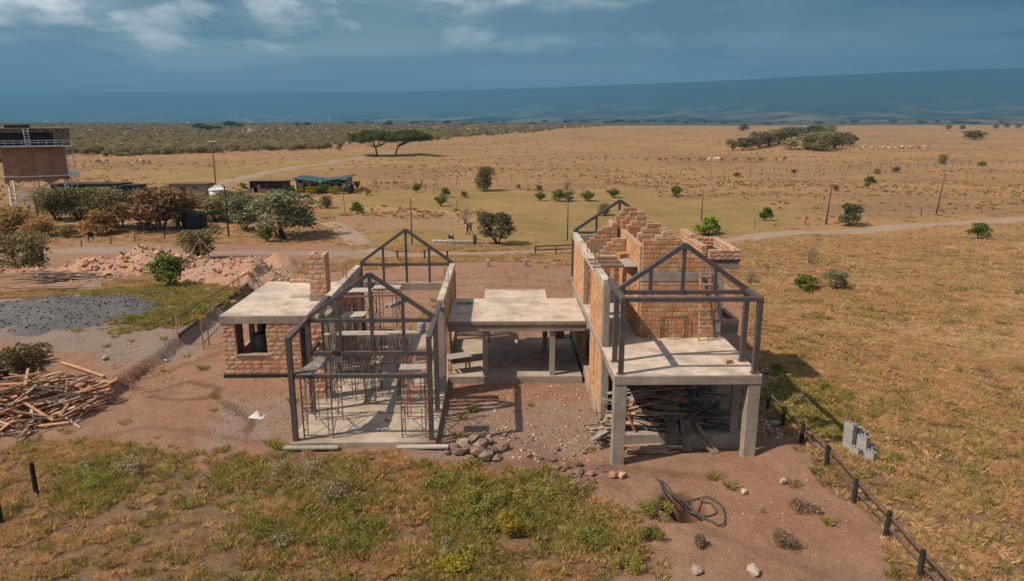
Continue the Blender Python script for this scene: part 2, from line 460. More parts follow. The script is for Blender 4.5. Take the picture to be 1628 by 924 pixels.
leaf_mat('grass_dry', [(.45, .295, .135), (.62, .41, .20), (.70, .49, .27), (.55, .335, .165)], .4, .2, patch=[(.22, .52, .66, (.46, .36, .15), .4), (.35, .53, .67, (.56, .32, .16), .6), (.12, .52, .66, (.72, .52, .32), .6), (.9, .52, .66, (.32, .23, .125), .5)])
leaf_mat('grass_rust', [(.42, .235, .115), (.56, .325, .165), (.63, .40, .22)], .4, .2, patch=[(.22, .52, .66, (.46, .36, .15), .4), (.35, .53, .67, (.56, .32, .16), .6), (.12, .52, .66, (.72, .52, .32), .6), (.9, .52, .66, (.32, .23, .125), .5)])
leaf_mat('grass_green', [(.24, .205, .062), (.35, .285, .09), (.46, .35, .13), (.54, .38, .17)], .4, .2)
leaf_mat('weed_green', [(.15, .175, .035), (.235, .25, .055), (.33, .31, .08), (.42, .34, .12)], .4, .2)
leaf_mat('weed_grey', [(0.145, 0.136, 0.071), (0.238, 0.212, 0.119), (0.357, 0.297, 0.187), (0.442, 0.340, 0.221)], .25, .25)
leaf_mat('dead_twig', [(0.150, 0.105, 0.075), (0.240, 0.165, 0.120), (0.300, 0.225, 0.165)], .1, .25)

def ground_mat():
    m, n, l, b = new_mat('ground')
    ge = N(n, 'ShaderNodeNewGeometry')
    pos = ge.outputs['Position']
    at = N(n, 'ShaderNodeVertexColor', layer_name='zone')
    sp = N(n, 'ShaderNodeSeparateColor'); l.new(at.outputs[0], sp.inputs[0])
    def noise(s, d=6, r=.6, vec=pos, dist=0.0):
        k = N(n, 'ShaderNodeTexNoise', inp={'Scale': s, 'Detail': d, 'Roughness': r, 'Distortion': dist})
        l.new(vec, k.inputs['Vector'])
        return k.outputs[0]
    nf = noise(9.0, 8, .7); nm = noise(1.1, 8, .65); nl = noise(.16, 6, .6); nxl = noise(.018, 6, .62); nx2 = noise(.0045, 6, .6)
    g1 = ramp(n, [(.25, (.18, .105, .045)), (.45, (.285, .172, .075)), (.62, (.355, .215, .098)), (.8, (.43, .275, .14))])
    l.new(mathn(n, l, 'MULTIPLY_ADD', nf, .55, mathn(n, l, 'MULTIPLY', nm, .45)), g1.inputs[0])
    # broad patches of the savanna: redder bare ground, yellower and greener grass
    r1 = ramp(n, [(.36, (0, 0, 0)), (.62, (1, 1, 1))]); l.new(nl, r1.inputs[0])
    c = mixc(n, l, mathn(n, l, 'MULTIPLY', r1.outputs[0], .45), g1.outputs[0], (.30, .145, .068))
    r2 = ramp(n, [(.42, (0, 0, 0)), (.60, (1, 1, 1))]); l.new(nxl, r2.inputs[0])
    c = mixc(n, l, mathn(n, l, 'MULTIPLY', r2.outputs[0], .7), c, (.345, .195, .105))
    smp = N(n, 'ShaderNodeMapping'); smp.inputs['Scale'].default_value = (.35, 1, 1); l.new(pos, smp.inputs[0])
    nst = noise(.05, 8, .75, smp.outputs[0]); rst = ramp(n, [(.42, (1, 1, 1)), (.54, (0, 0, 0))]); l.new(nst, rst.inputs[0])
    c = mixc(n, l, mathn(n, l, 'MULTIPLY', rst.outputs[0], .6), c, (.16, .112, .06))
    r3 = ramp(n, [(.45, (0, 0, 0)), (.65, (1, 1, 1))]); l.new(nx2, r3.inputs[0])
    c = mixc(n, l, mathn(n, l, 'MULTIPLY', r3.outputs[0], .6), c, (.19, .135, .072))
    # scrub too small to build, on the open plain
    nb = noise(.42, 3, .5)
    rb = ramp(n, [(.63, (0, 0, 0)), (.70, (.7, .7, .7))]); l.new(nb, rb.inputs[0])
    c = mixc(n, l, rb.outputs[0], c, (.13, .105, .05))
    # close by, the earth and litter between the tufts show
    sw = N(n, 'ShaderNodeAttribute', attribute_name='sward')
    so_ = ramp(n, [(.30, (.105, .065, .040)), (.50, (.185, .120, .075)), (.70, (.27, .18, .11))]); l.new(mathn(n, l, 'MULTIPLY_ADD', nf, .6, mathn(n, l, 'MULTIPLY', nm, .4)), so_.inputs[0])
    c = mixc(n, l, sw.outputs['Fac'], c, so_.outputs[0])
    # bush country towards the far valley
    farm = N(n, 'ShaderNodeAttribute', attribute_name='bushland')
    c = mixc(n, l, farm.outputs['Fac'], c, (.060, .062, .034))
    # green growth
    gg = ramp(n, [(.32, (.150, .118, .040)), (.50, (.240, .172, .064)), (.68, (.35, .232, .105))]); l.new(mathn(n, l, 'MULTIPLY_ADD', nf, .2, mathn(n, l, 'MULTIPLY_ADD', nm, .3, mathn(n, l, 'MULTIPLY', nl, .5))), gg.inputs[0])
    def masked(chan, k=.9):
        v = mathn(n, l, 'MULTIPLY_ADD', mathn(n, l, 'SUBTRACT', mathn(n, l, 'MULTIPLY_ADD', nf, .5, mathn(n, l, 'MULTIPLY', nm, .5)), .5), k, chan)
        rr = ramp(n, [(.36, (0, 0, 0)), (.60, (1, 1, 1))]); l.new(v, rr.inputs[0])
        return rr.outputs[0]
    c = mixc(n, l, mathn(n, l, 'MULTIPLY', masked(sp.outputs[1], 1.1), .85), c, gg.outputs[0])
    # bare earth
    dd = ramp(n, [(.28, (.145, .086, .060)), (.46, (.265, .162, .113)), (.70, (.385, .25, .178))])
    l.new(mathn(n, l, 'MULTIPLY_ADD', nm, .55, mathn(n, l, 'MULTIPLY', nf, .45)), dd.inputs[0])
    d2 = mixc(n, l, mathn(n, l, 'MULTIPLY', r1.outputs[0], .5), dd.outputs[0], (.27, .130, .080))
    c = mixc(n, l, masked(sp.outputs[0], 1.0), c, d2)
    soil = N(n, 'ShaderNodeAttribute', attribute_name='soil')
    c = mixc(n, l, mathn(n, l, 'MULTIPLY', masked(soil.outputs['Fac'], .8), .45), c, (.35, .215, .13))
    # grey chippings trodden in
    gv = ramp(n, [(.3, (.15, .135, .125)), (.6, (.27, .24, .215)), (.8, (.36, .325, .29))]); l.new(nf, gv.inputs[0])
    c = mixc(n, l, mathn(n, l, 'MULTIPLY', masked(sp.outputs[2], 1.3), .62), c, gv.outputs[0])
    # wet earth of washed channel and wheel ruts, and shade painted into the pit
    damp_and_pit_shade = N(n, 'ShaderNodeAttribute', attribute_name='damp_and_pit_shade')
    c = mixc(n, l, mathn(n, l, 'MULTIPLY', damp_and_pit_shade.outputs['Fac'], .8, clamp=True), c, mixc(n, l, 1.0, c, (.24, .20, .18), 'MULTIPLY'))
    l.new(c, b.inputs['Base Color'])
    b.inputs['Roughness'].default_value = .95
    b.inputs['Specular IOR Level'].default_value = .15
    hgt = mathn(n, l, 'MULTIPLY_ADD', noise(22, 6, .7), .5, mathn(n, l, 'MULTIPLY_ADD', noise(3.2, 8, .72), 1.6, nf))
    bp = N(n, 'ShaderNodeBump', inp={'Strength': .9, 'Distance': .09}); l.new(hgt, bp.inputs['Height'])
    l.new(bp.outputs[0], b.inputs['Normal'])
    return m
ground_mat()
def hills_mat():
    m, n, l, b = new_mat('hills')
    ge = N(n, 'ShaderNodeNewGeometry')
    sep = N(n, 'ShaderNodeSeparateXYZ'); l.new(ge.outputs['Position'], sep.inputs[0])
    def noise(s, d=8, r=.62):
        k = N(n, 'ShaderNodeTexNoise', inp={'Scale': s, 'Detail': d, 'Roughness': r}); l.new(ge.outputs['Position'], k.inputs['Vector']); return k.outputs[0]
    a = ramp(n, [(.35, (.010, .015, .013)), (.6, (.022, .028, .020)), (.75, (.045, .045, .030))]); l.new(noise(.004), a.inputs[0])
    f = ramp(n, [(.45, (0, 0, 0)), (.62, (1, 1, 1))]); l.new(noise(.0014, 9, .7), f.inputs[0])
    low = mathn(n, l, 'SUBTRACT', 1.0, mathn(n, l, 'MULTIPLY', sep.outputs[2], 1 / 260.0, clamp=True))
    fac = mathn(n, l, 'MULTIPLY', mathn(n, l, 'MULTIPLY', f.outputs[0], low), .62)
    c = mixc(n, l, fac, a.outputs[0], (.24, .18, .12))
    l.new(c, b.inputs['Base Color'])
    b.inputs['Roughness'].default_value = 1.0
    b.inputs['Specular IOR Level'].default_value = 0.0
hills_mat()

# ------------------------------------------------------------------ mesh helpers
class MB:
    def __init__(s):
        s.v, s.f = [], []
    def add(s, vs, fs):
        o = len(s.v)
        s.v += [tuple(p) for p in vs]
        s.f += [tuple(i + o for i in f) for f in fs]
        return s
    def box(s, x0, x1, y0, y1, z0, z1):
        return s.add([(x0, y0, z0), (x1, y0, z0), (x1, y1, z0), (x0, y1, z0), (x0, y0, z1), (x1, y0, z1), (x1, y1, z1), (x0, y1, z1)],
                     [(0, 3, 2, 1), (4, 5, 6, 7), (0, 1, 5, 4), (1, 2, 6, 5), (2, 3, 7, 6), (3, 0, 4, 7)])
    def bar(s, p0, p1, w, h, up=(0, 0, 1)):
        """box from p0 to p1, w across, h along up"""
        p0, p1 = Vector(p0), Vector(p1)
        d = (p1 - p0).normalized(); up = Vector(up)
        side = d.cross(up)
        if side.length < 1e-4:
            side = d.cross(Vector((1, 0, 0)))
        side.normalize(); u = side.cross(d).normalized()
        a, c = side * w / 2, u * h / 2
        vs = [p + i * a + j * c for p in (p0, p1) for (i, j) in ((-1, -1), (1, -1), (1, 1), (-1, 1))]
        return s.add(vs, [(0, 1, 2, 3), (7, 6, 5, 4), (0, 4, 5, 1), (1, 5, 6, 2), (2, 6, 7, 3), (3, 7, 4, 0)])
    def tube(s, pts, r, n=6, r1=None, cap=True):
        pts = [Vector(p) for p in pts]
        k = len(pts); vs = []; fs = []
        r1 = r if r1 is None else r1
        for i, p in enumerate(pts):
            d = (pts[min(i + 1, k - 1)] - pts[max(i - 1, 0)])
            d = d.normalized() if d.length > 1e-9 else Vector((0, 0, 1))
            a = d.cross(Vector((0.13, 0.31, 1)) if abs(d.z) < .95 else Vector((1, 0.2, 0))).normalized(); b = d.cross(a)
            rr = r + (r1 - r) * i / max(1, k - 1)
            vs += [p + (a * math.cos(2 * math.pi * j / n) + b * math.sin(2 * math.pi * j / n)) * rr for j in range(n)]
        for i in range(k - 1):
            for j in range(n):
                fs.append((i * n + j, i * n + (j + 1) % n, (i + 1) * n + (j + 1) % n, (i + 1) * n + j))
        if cap:
            fs.append(tuple(range(n - 1, -1, -1))); fs.append(tuple((k - 1) * n + j for j in range(n)))
        return s.add(vs, fs)
    def lathe(s, c, prof, n=20):
        c = Vector(c); vs = []; fs = []
        for (r, z) in prof:
            vs += [c + Vector((r * math.cos(2 * math.pi * j / n), r * math.sin(2 * math.pi * j / n), z)) for j in range(n)]
        for i in range(len(prof) - 1):
            for j in range(n):
                fs.append((i * n + j, i * n + (j + 1) % n, (i + 1) * n + (j + 1) % n, (i + 1) * n + j))
        fs.append(tuple(range(n - 1, -1, -1))); fs.append(tuple((len(prof) - 1) * n + j for j in range(n)))
        return s.add(vs, fs)
    def mesh(s, name, mat, smooth=False):
        me = bpy.data.meshes.new(name)
        me.from_pydata(s.v, [], s.f)
        for mm in (mat if isinstance(mat, (list, tuple)) else [mat]):
            me.materials.append(MATS[mm])
        if smooth:
            me.polygons.foreach_set('use_smooth', [True] * len(me.polygons))
        me.update()
        return me
    def build(s, name, mat, parent=None, smooth=False, loc=None):
        return link(name, s.mesh(name, mat, smooth), parent, loc)
def link(name, data, parent=None, loc=None):
    o = bpy.data.objects.new(name, data)
    COL.objects.link(o)
    if loc is not None:
        o.location = loc
    if parent is not None:
        o.parent = parent
    return o
def tag(o, label, cat, group=None, kind=None):
    o['label'] = label
    if cat:
        o['category'] = cat
    if group:
        o['group'] = group
    if kind:
        o['kind'] = kind
    return o
def thing(name, label, cat, loc=(0, 0, 0), rz=0.0, group=None):
    o = bpy.data.objects.new(name, None)
    COL.objects.link(o)
    o.location = loc; o.rotation_euler = (0, 0, rz); o.empty_display_size = .2
    return tag(o, label, cat, group)
def copy_tree(o, label=None, parent=None, **kw):
    c = o.copy()
    COL.objects.link(c)
    if parent is not None:
        c.parent = parent
    for ch in o.children:
        copy_tree(ch, None, c)
    if label:
        c['label'] = label
    for k, v in kw.items():
        setattr(c, k, v)
    return c
def np_mesh(name, verts, quads, mat, smooth=False):
    me = bpy.data.meshes.new(name)
    nv, nq = len(verts), len(quads); k = quads.shape[1]
    me.vertices.add(nv); me.vertices.foreach_set('co', np.asarray(verts, np.float32).ravel())
    me.loops.add(nq * k); me.loops.foreach_set('vertex_index', np.asarray(quads, np.int32).ravel())
    me.polygons.add(nq); me.polygons.foreach_set('loop_start', np.arange(0, nq * k, k, dtype=np.int32))
    try:
        me.polygons.foreach_set('loop_total', np.full(nq, k, np.int32))
    except Exception:
        pass
    if smooth:
        me.polygons.foreach_set('use_smooth', np.ones(nq, bool))
    me.materials.append(MATS[mat])
    me.update(calc_edges=True); me.validate()
    return me
def lump_mesh(name, mat, seed, flat=.75, rough=.28, sub=1):
    """an angular stone of about 1 m across"""
    bm = bmesh.new()
    bmesh.ops.create_icosphere(bm, subdivisions=sub, radius=.5)
    r = random.Random(seed)
    for v in bm.verts:
        v.co *= 1 + r.uniform(-rough, rough)
        v.co.z *= flat
        v.co.x *= 1.15
    me = bpy.data.meshes.new(name); bm.to_mesh(me); bm.free()
    me.materials.append(MATS[mat])
    return me
def scatter(name, srcs, pts, rot, scl, idx, label, cat=None):
    """one 'stuff' object whose points carry instances of the source meshes"""
    hold = bpy.data.collections.new(name + '_sources')
    for i, me in enumerate(srcs):
        o = bpy.data.objects.new('%s_%02d' % (name, i), me)
        hold.objects.link(o)
    me = bpy.data.meshes.new(name)
    me.vertices.add(len(pts)); me.vertices.foreach_set('co', np.asarray(pts, np.float32).ravel())
    for nm, ty, val in (('rz', 'FLOAT', rot), ('sc', 'FLOAT', scl), ('ix', 'INT', idx)):
        a = me.attributes.new(nm, ty, 'POINT'); a.data.foreach_set('value', np.asarray(val, np.float32 if ty == 'FLOAT' else np.int32))
    ng = bpy.data.node_groups.new(name, 'GeometryNodeTree')
    ng.interface.new_socket('Geometry', in_out='INPUT', socket_type='NodeSocketGeometry')
    ng.interface.new_socket('Geometry', in_out='OUTPUT', socket_type='NodeSocketGeometry')
    n, l = ng.nodes, ng.links
    gi, go = n.new('NodeGroupInput'), n.new('NodeGroupOutput')
    ci = n.new('GeometryNodeCollectionInfo'); ci.inputs['Collection'].default_value = hold
    ci.inputs['Separate Children'].default_value = True; ci.inputs['Reset Children'].default_value = True
    iop = n.new('GeometryNodeInstanceOnPoints'); iop.inputs['Pick Instance'].default_value = True
    def attr(nm, ty):
        a = n.new('GeometryNodeInputNamedAttribute'); a.data_type = ty; a.inputs['Name'].default_value = nm
        return a.outputs['Attribute']
    cx = n.new('ShaderNodeCombineXYZ'); l.new(attr('rz', 'FLOAT'), cx.inputs[2])
    l.new(gi.outputs[0], iop.inputs['Points']); l.new(ci.outputs[0], iop.inputs['Instance'])
    l.new(attr('ix', 'INT'), iop.inputs['Instance Index']); l.new(cx.outputs[0], iop.inputs['Rotation']); l.new(attr('sc', 'FLOAT'), iop.inputs['Scale'])
    l.new(iop.outputs[0], go.inputs[0])
    o = link(name, me)
    md = o.modifiers.new('scatter', 'NODES'); md.node_group = ng
    return tag(o, label, cat, kind='stuff')
# ------------------------------------------------------------------ ground, hills, roads, air
PIT = at_z(1085, 806)      # pit centre; its dark is shade painted into the earth
def build_ground():
    ys = [4.0]
    while ys[-1] < 15000:
        y = ys[-1]
        step = max(0.16, 0.0085 * y) if y < 70 else 0.014 * y
        ys.append(y + step)
    ys = np.array(ys)
    a = np.linspace(-1, 1, 420)
    s = np.sign(a) * (0.78 * np.abs(a) + 0.62 * np.abs(a) ** 5)
    Y, S = np.meshgrid(ys, s, indexing='ij')
    X = S * (Y + 14.0)
    Zz = height(X, Y)
    verts = np.stack([X, Y, Zz], -1).reshape(-1, 3)
    r, c = Y.shape
    i = np.arange((r - 1) * c).reshape(r - 1, c)[:, :-1].ravel()
    quads = np.stack([i, i + 1, i + c + 1, i + c], -1)
    me = np_mesh('ground', verts, quads, 'ground', True)
    dirt, green, grav, soil = zones(X, Y)
    col = np.stack([dirt, green, grav, np.ones_like(dirt)], -1).reshape(-1, 4)
    ca = me.color_attributes.new('zone', 'FLOAT_COLOR', 'POINT'); ca.data.foreach_set('color', col.astype(np.float32).ravel())
    at = me.attributes.new('soil', 'FLOAT', 'POINT'); at.data.foreach_set('value', soil.astype(np.float32).ravel())
    damp_and_pit_shade = 1.3 * (1 - sstep(.5, .74, np.hypot((X - PIT.x) / 1.1, (Y - PIT.y) / 1.35)))  # shade painted over the pit; the wet trails are added below
    wb = (fbm(X / .5, Y / .5, 231, 3) - .5) * .35
    def trail(pix, w, k):
        q = [at_z(*p_) for p_ in pix]; d = np.full(X.shape, 1e9)
        for a_, b_ in zip(q[:-1], q[1:]):
            d = np.minimum(d, seg_dist(X, Y, a_.x, a_.y, b_.x, b_.y))
        return k * (1 - sstep(w * .5, w, d + wb))
    for pix, w, k in (([(190, 612), (240, 622), (300, 606), (348, 618), (335, 632), (280, 636), (240, 630)], .22, .65), ([(340, 628), (372, 650), (398, 668), (392, 690)], .25, .7), ([(230, 600), (300, 575), (350, 560)], .3, .45),
                      ([(120, 700), (240, 680), (350, 690), (450, 712)], .3, .35), ([(700, 745), (850, 735), (980, 745), (1150, 760)], .35, .4), ([(700, 640), (800, 690), (900, 735), (1000, 780)], .35, .35), ([(560, 440), (700, 432), (880, 440)], .4, .4), ([(600, 455), (760, 445), (900, 455)], .4, .35), ([(1000, 790), (1150, 850), (1300, 910)], .3, .25)):
        damp_and_pit_shade = np.maximum(damp_and_pit_shade, trail(pix, w, k))
    at = me.attributes.new('damp_and_pit_shade', 'FLOAT', 'POINT'); at.data.foreach_set('value', damp_and_pit_shade.astype(np.float32).ravel())
    at = me.attributes.new('sward', 'FLOAT', 'POINT'); at.data.foreach_set('value', (1 - sstep(38, 85, Y)).astype(np.float32).ravel())
    bush = sstep(.40, .60, fbm(X / 900, Y / 260, 201, 4) + .9 * sstep(1300, 2600, Y) - .45 - .22 * sstep(.1, .7, S))
    at = me.attributes.new('bushland', 'FLOAT', 'POINT'); at.data.foreach_set('value', (bush * sstep(700, 1500, Y)).astype(np.float32).ravel())
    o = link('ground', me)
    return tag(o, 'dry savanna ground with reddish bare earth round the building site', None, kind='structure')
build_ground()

def build_hills():
    nx, ny = 300, 70
    ys = np.linspace(3600, 15500, ny)
    s = np.linspace(-1.5, 1.5, nx)
    Y, S = np.meshgrid(ys, s, indexing='ij')
    X = S * Y
    t = (Y - 3600) / (12500 - 3600)
    # escarpment: higher to the right, with a gentle foot
    crest = 470 + 330 * sstep(-.25, .75, S) + 110 * sstep(.2, 1.0, S) + 18 * (fbm(S * 5, Y * 0 + 1, 71, 4) - .5)
    prof = 0.20 * sstep(0.0, .62, t) * np.clip(t, 0, 1) + 0.80 * sstep(.5, 1.0, t)
    z = -14 + crest * prof + (fbm(X / 700, Y / 1800, 75, 5) - .5) * 150 * sstep(.25, .6, t) * (1 - .97 * sstep(.66, .9, t)) + np.clip(fbm(X / 1500, Y / 600, 79, 4) - .45, 0, 1) * 120 * sstep(.08, .3, t) * (1 - sstep(.6, .9, t))
    k = (1.5 - .84 * sstep(-.60, .60, S))          # the range swings nearer on the right
    X, Y, z = X * k, Y * k, (z - CAMH) * k + CAMH
    verts = np.stack([X, Y, z], -1).reshape(-1, 3)
    i = np.arange((ny - 1) * nx).reshape(ny - 1, nx)[:, :-1].ravel()
    me = np_mesh('hills', verts, np.stack([i, i + 1, i + nx + 1, i + nx], -1), 'hills', True)
    global HILLTOP
    HILLTOP = float(z.max())
    return tag(link('hills', me), 'long blue escarpment along the horizon behind the plain', None, kind='structure')
build_hills()

def road(name, pts, width, mat, label, lift=.035):
    """a sheet that follows the ground along a line of ground points"""
    pts = [Vector((p.x, p.y, 0)) for p in pts]
    dense = []
    for i in range(len(pts) - 1):
        p0, p1, p2, p3 = pts[max(i - 1, 0)], pts[i], pts[i + 1], pts[min(i + 2, len(pts) - 1)]
        n = max(6, int((p2 - p1).length / 1.2))
        for k in range(n):
            t = k / n
            dense.append(0.5 * (2 * p1 + (p2 - p0) * t + (2 * p0 - 5 * p1 + 4 * p2 - p3) * t * t + (-p0 + 3 * p1 - 3 * p2 + p3) * t ** 3))
    m = 9; vs = []; fs = []
    for i, p in enumerate(dense):
        d = (dense[min(i + 1, len(dense) - 1)] - dense[max(i - 1, 0)]).normalized()
        sd = Vector((d.y, -d.x, 0))
        w = width(i / len(dense)) if callable(width) else width
        for j in range(m):
            u = (j / (m - 1) - .5) * 2
            e = 1.0
            if j in (0, m - 1):
                e = 1 + 0.35 * (float(vnoise(i * .35, j * 9.1, 5)) - .5) * 2 * .5
            q = p + sd * (u * w / 2 * e)
            z = hz(q.x, q.y)
            z += lift if 0 < j < m - 1 else -0.12
            if j in (2, 6): z -= .025
            vs.append((q.x, q.y, z))
    for i in range(len(dense) - 1):
        for j in range(m - 1):
            a = i * m + j
            fs.append((a, a + 1, a + m + 1, a + m))
    b = MB(); b.v = vs; b.f = fs
    o = b.build(name, mat, smooth=True)
    return tag(o, label, None, kind='structure')
road('gravel_road', [P(*q) for q in ((-120, 416), (-20, 410), (90, 399), (190, 398), (290, 402), (390, 402), (480, 402), (580, 404), (660, 406))], 4.6, 'gravel_road_mat',
     'grey gravel track passing behind the rubble heaps')
road('dirt_road', [P(*q) for q in ((640, 406), (760, 404), (880, 399), (1000, 394), (1100, 387), (1190, 379), (1300, 370), (1420, 362), (1540, 354), (1640, 347), (1800, 338))], 4.2, 'road',
     'pale dirt road running across the grassland to the right', .045)
road('lane', [P(*q) for q in ((612, 404), (580, 392), (563, 378), (545, 364), (520, 353))], 3.6, 'road', 'curving earth lane towards the stone house', .055)
road('track', [P(*q) for q in ((330, 296), (400, 281), (470, 266), (540, 255), (590, 246), (640, 240))], 6.0, 'road', 'earth track leading to the pair of acacias', .12)
# ------------------------------------------------------------------ masonry
def chamfer_box(seed, jit=.02, ch=.06):
    r = random.Random(seed)
    bm = bmesh.new()
    bmesh.ops.create_cube(bm, size=1)
    bmesh.ops.bevel(bm, geom=list(bm.edges), offset=ch, offset_type='OFFSET', segments=1, affect='EDGES', profile=.5)
    for v in bm.verts:
        v.co += Vector((r.uniform(-jit, jit), r.uniform(-jit, jit) * .6, r.uniform(-jit, jit)))
    return bm
def rock_face(seed):
    """stone dressed with a bulging split face front and back (32 triangles)"""
    r = random.Random(seed)
    vs = []
    for sgn in (-1, 1):
        for iz in range(3):
            for ix in range(3):
                x, z = (ix / 2 - .5), (iz / 2 - .5)
                edge = ix != 1 or iz != 1
                x2 = x + (r.uniform(-.09, .09) if ix == 1 else r.uniform(-.015, .015))
                z2 = z + (r.uniform(-.10, .10) if iz == 1 else r.uniform(-.025, .025))
                y = sgn * (.42 + (r.uniform(0, .05) if edge else r.uniform(.07, .14)))
                if (ix == 1) != (iz == 1):
                    y = sgn * (.44 + r.uniform(.0, .07))
                vs.append((x2, y, z2))
    fs = []
    for s in (0, 9):
        for iz in range(2):
            for ix in range(2):
                a = s + iz * 3 + ix
                q = (a, a + 1, a + 4, a + 3)
                fs.append(q if s == 0 else q[::-1])
    ring = [0, 1, 2, 5, 8, 7, 6, 3]
    for i in range(8):
        a, b = ring[i], ring[(i + 1) % 8]
        fs.append((b, a, a + 9, b + 9))
    bm = bmesh.new()
    bv = [bm.verts.new(v) for v in vs]
    for f in fs:
        bm.faces.new([bv[i] for i in f])
    bmesh.ops.recalc_face_normals(bm, faces=list(bm.faces))
    return bm
def to_mesh(bm, name, mat):
    me = bpy.data.meshes.new(name); bm.to_mesh(me); bm.free(); me.materials.append(MATS[mat]); return me
BRICKS = {'orange_stone': [to_mesh(chamfer_box(i, .022), 'brick', 'orange_stone') for i in range(8)],
          'rock_stone': [to_mesh(rock_face(i + 30), 'brick', 'rock_stone') for i in range(10)]}

class House:
    """a top-level building that gathers its stones so the largest in view become parts"""
    def __init__(s, name, label, cat, loc, prio=300):
        s.o = thing(name, label, cat, loc)
        s.loc = Vector(loc); s.st = []; s.prio = prio
    def part(s, name, mb, mat, parent=None, smooth=False):
        o = mb.build(name, mat, parent or s.o, smooth)
        if parent is None:
            o.location = -s.loc       # meshes are made in world coordinates
        return o
    def wall(s, axis, u0, u1, at, z0, z1, thick=.2, style='orange_stone', bl=.36, bh=.186, joint=.022, top=None, holes=(), weight=1.0, mat='mortar', proud=.012, name='wall'):
        """coursed masonry along x or y; top(u) limits the height, holes are (u0,u1,z0,z1)"""
        rnd = random.Random(int(u0 * 71 + at * 37 + z0 * 13) & 0xffff)
        core = MB(); rec = []
        rows = max(1, int(round((z1 - z0) / bh))); ph = (z1 - z0) / rows
        for k in range(rows):
            za, zb = z0 + k * ph, z0 + (k + 1) * ph
            edges = [u0]; u = u0 + (bl * .5 if k % 2 else bl) + rnd.uniform(-.02, .02)
            while u < u1 - bl * .3:
                edges.append(u); u += bl * rnd.choice((1, 1, 1, .92, 1.08, .85)) 
            edges.append(u1)
            runs = []
            for a, b in zip(edges[:-1], edges[1:]):
                spans = [(a, b)]
                for (h0, h1, hz0, hz1) in holes:
                    if za < hz1 - .02 and zb > hz0 + .02:
                        nx = []
                        for (p, q) in spans:
                            if q <= h0 or p >= h1: nx.append((p, q))
                            else:
                                if p < h0: nx.append((p, h0))
                                if q > h1: nx.append((h1, q))
                        spans = nx
                for (p, q) in spans:
                    if q - p < .05: continue
                    if top is not None and zb > top((p + q) / 2) + ph * .55: continue
                    runs.append((p, q))
            for (p, q) in runs:
                rec.append((p, q, za, zb))
            # mortar core: one box for each unbroken run
            merged = []
            for (p, q) in runs:
                if merged and abs(merged[-1][1] - p) < 1e-4: merged[-1][1] = q
                else: merged.append([p, q])
            for (p, q) in merged:
                t = thick / 2 - proud
                p2, q2 = p + .012, q - .012
                if axis == 'x': core.box(p2, q2, at - t, at + t, za, zb - (.012 if k == rows - 1 or top else 0))
                else: core.box(at - t, at + t, p2, q2, za, zb - (.012 if k == rows - 1 or top else 0))
        w = s.part(name, core, mat)
        for (p, q, za, zb) in rec:
            L, Hh = q - p - joint, zb - za - joint
            c = Vector(((p + q) / 2, at, (za + zb) / 2 )) if axis == 'x' else Vector((at, (p + q) / 2, (za + zb) / 2))
            sx = Vector((L, thick + rnd.uniform(-.006, .008), Hh * rnd.uniform(.94, 1.02)))
            rz = (0 if axis == 'x' else math.pi / 2) + rnd.uniform(-.012, .012)
            me = rnd.choice(BRICKS[style])
            d = Vector((0, 0, CAMH)) - c
            nrm = Vector((0, -1, 0)) if axis == 'x' else Vector((math.copysign(1, d.x), 0, 0))
            vis = max(0.03, d.normalized().dot(nrm)) * L * Hh * pxm(c) ** 2 * weight
            s.st.append((vis, w, me, c, rz, sx))
        return w
    def finish(s):
        s.st.sort(key=lambda a: -a[0])
        for (_, w, me, c, rz, sx) in s.st[:s.prio]:
            o = link('brick', me, w)
            o.location = c; o.rotation_euler = (0, 0, rz); o.scale = sx
        rest = s.st[s.prio:]
        if rest:
            V, F, off = [], [], 0
            cache = {}; mats = []; mi = []
            for (_, w, me, c, rz, sx) in rest:
                if me.name not in cache:
                    cache[me.name] = ([v.co.copy() for v in me.vertices], [tuple(p.vertices) for p in me.polygons], me.materials[0].name)
                vv, ff, mt = cache[me.name]
                cr, sr = math.cos(rz), math.sin(rz)
                for v in vv:
                    x, y, z = v.x * sx.x, v.y * sx.y, v.z * sx.z
                    V.append((c.x + x * cr - y * sr, c.y + x * sr + y * cr, c.z + z))
                F += [tuple(i + off for i in f) for f in ff]; off += len(vv)
                if mt not in mats: mats.append(mt)
                mi += [mats.index(mt)] * len(ff)
            mb = MB(); mb.v = V; mb.f = F
            o = s.part('brickwork', mb, mats)
            o.data.polygons.foreach_set('material_index', mi)
            o['kind'] = 'stuff'

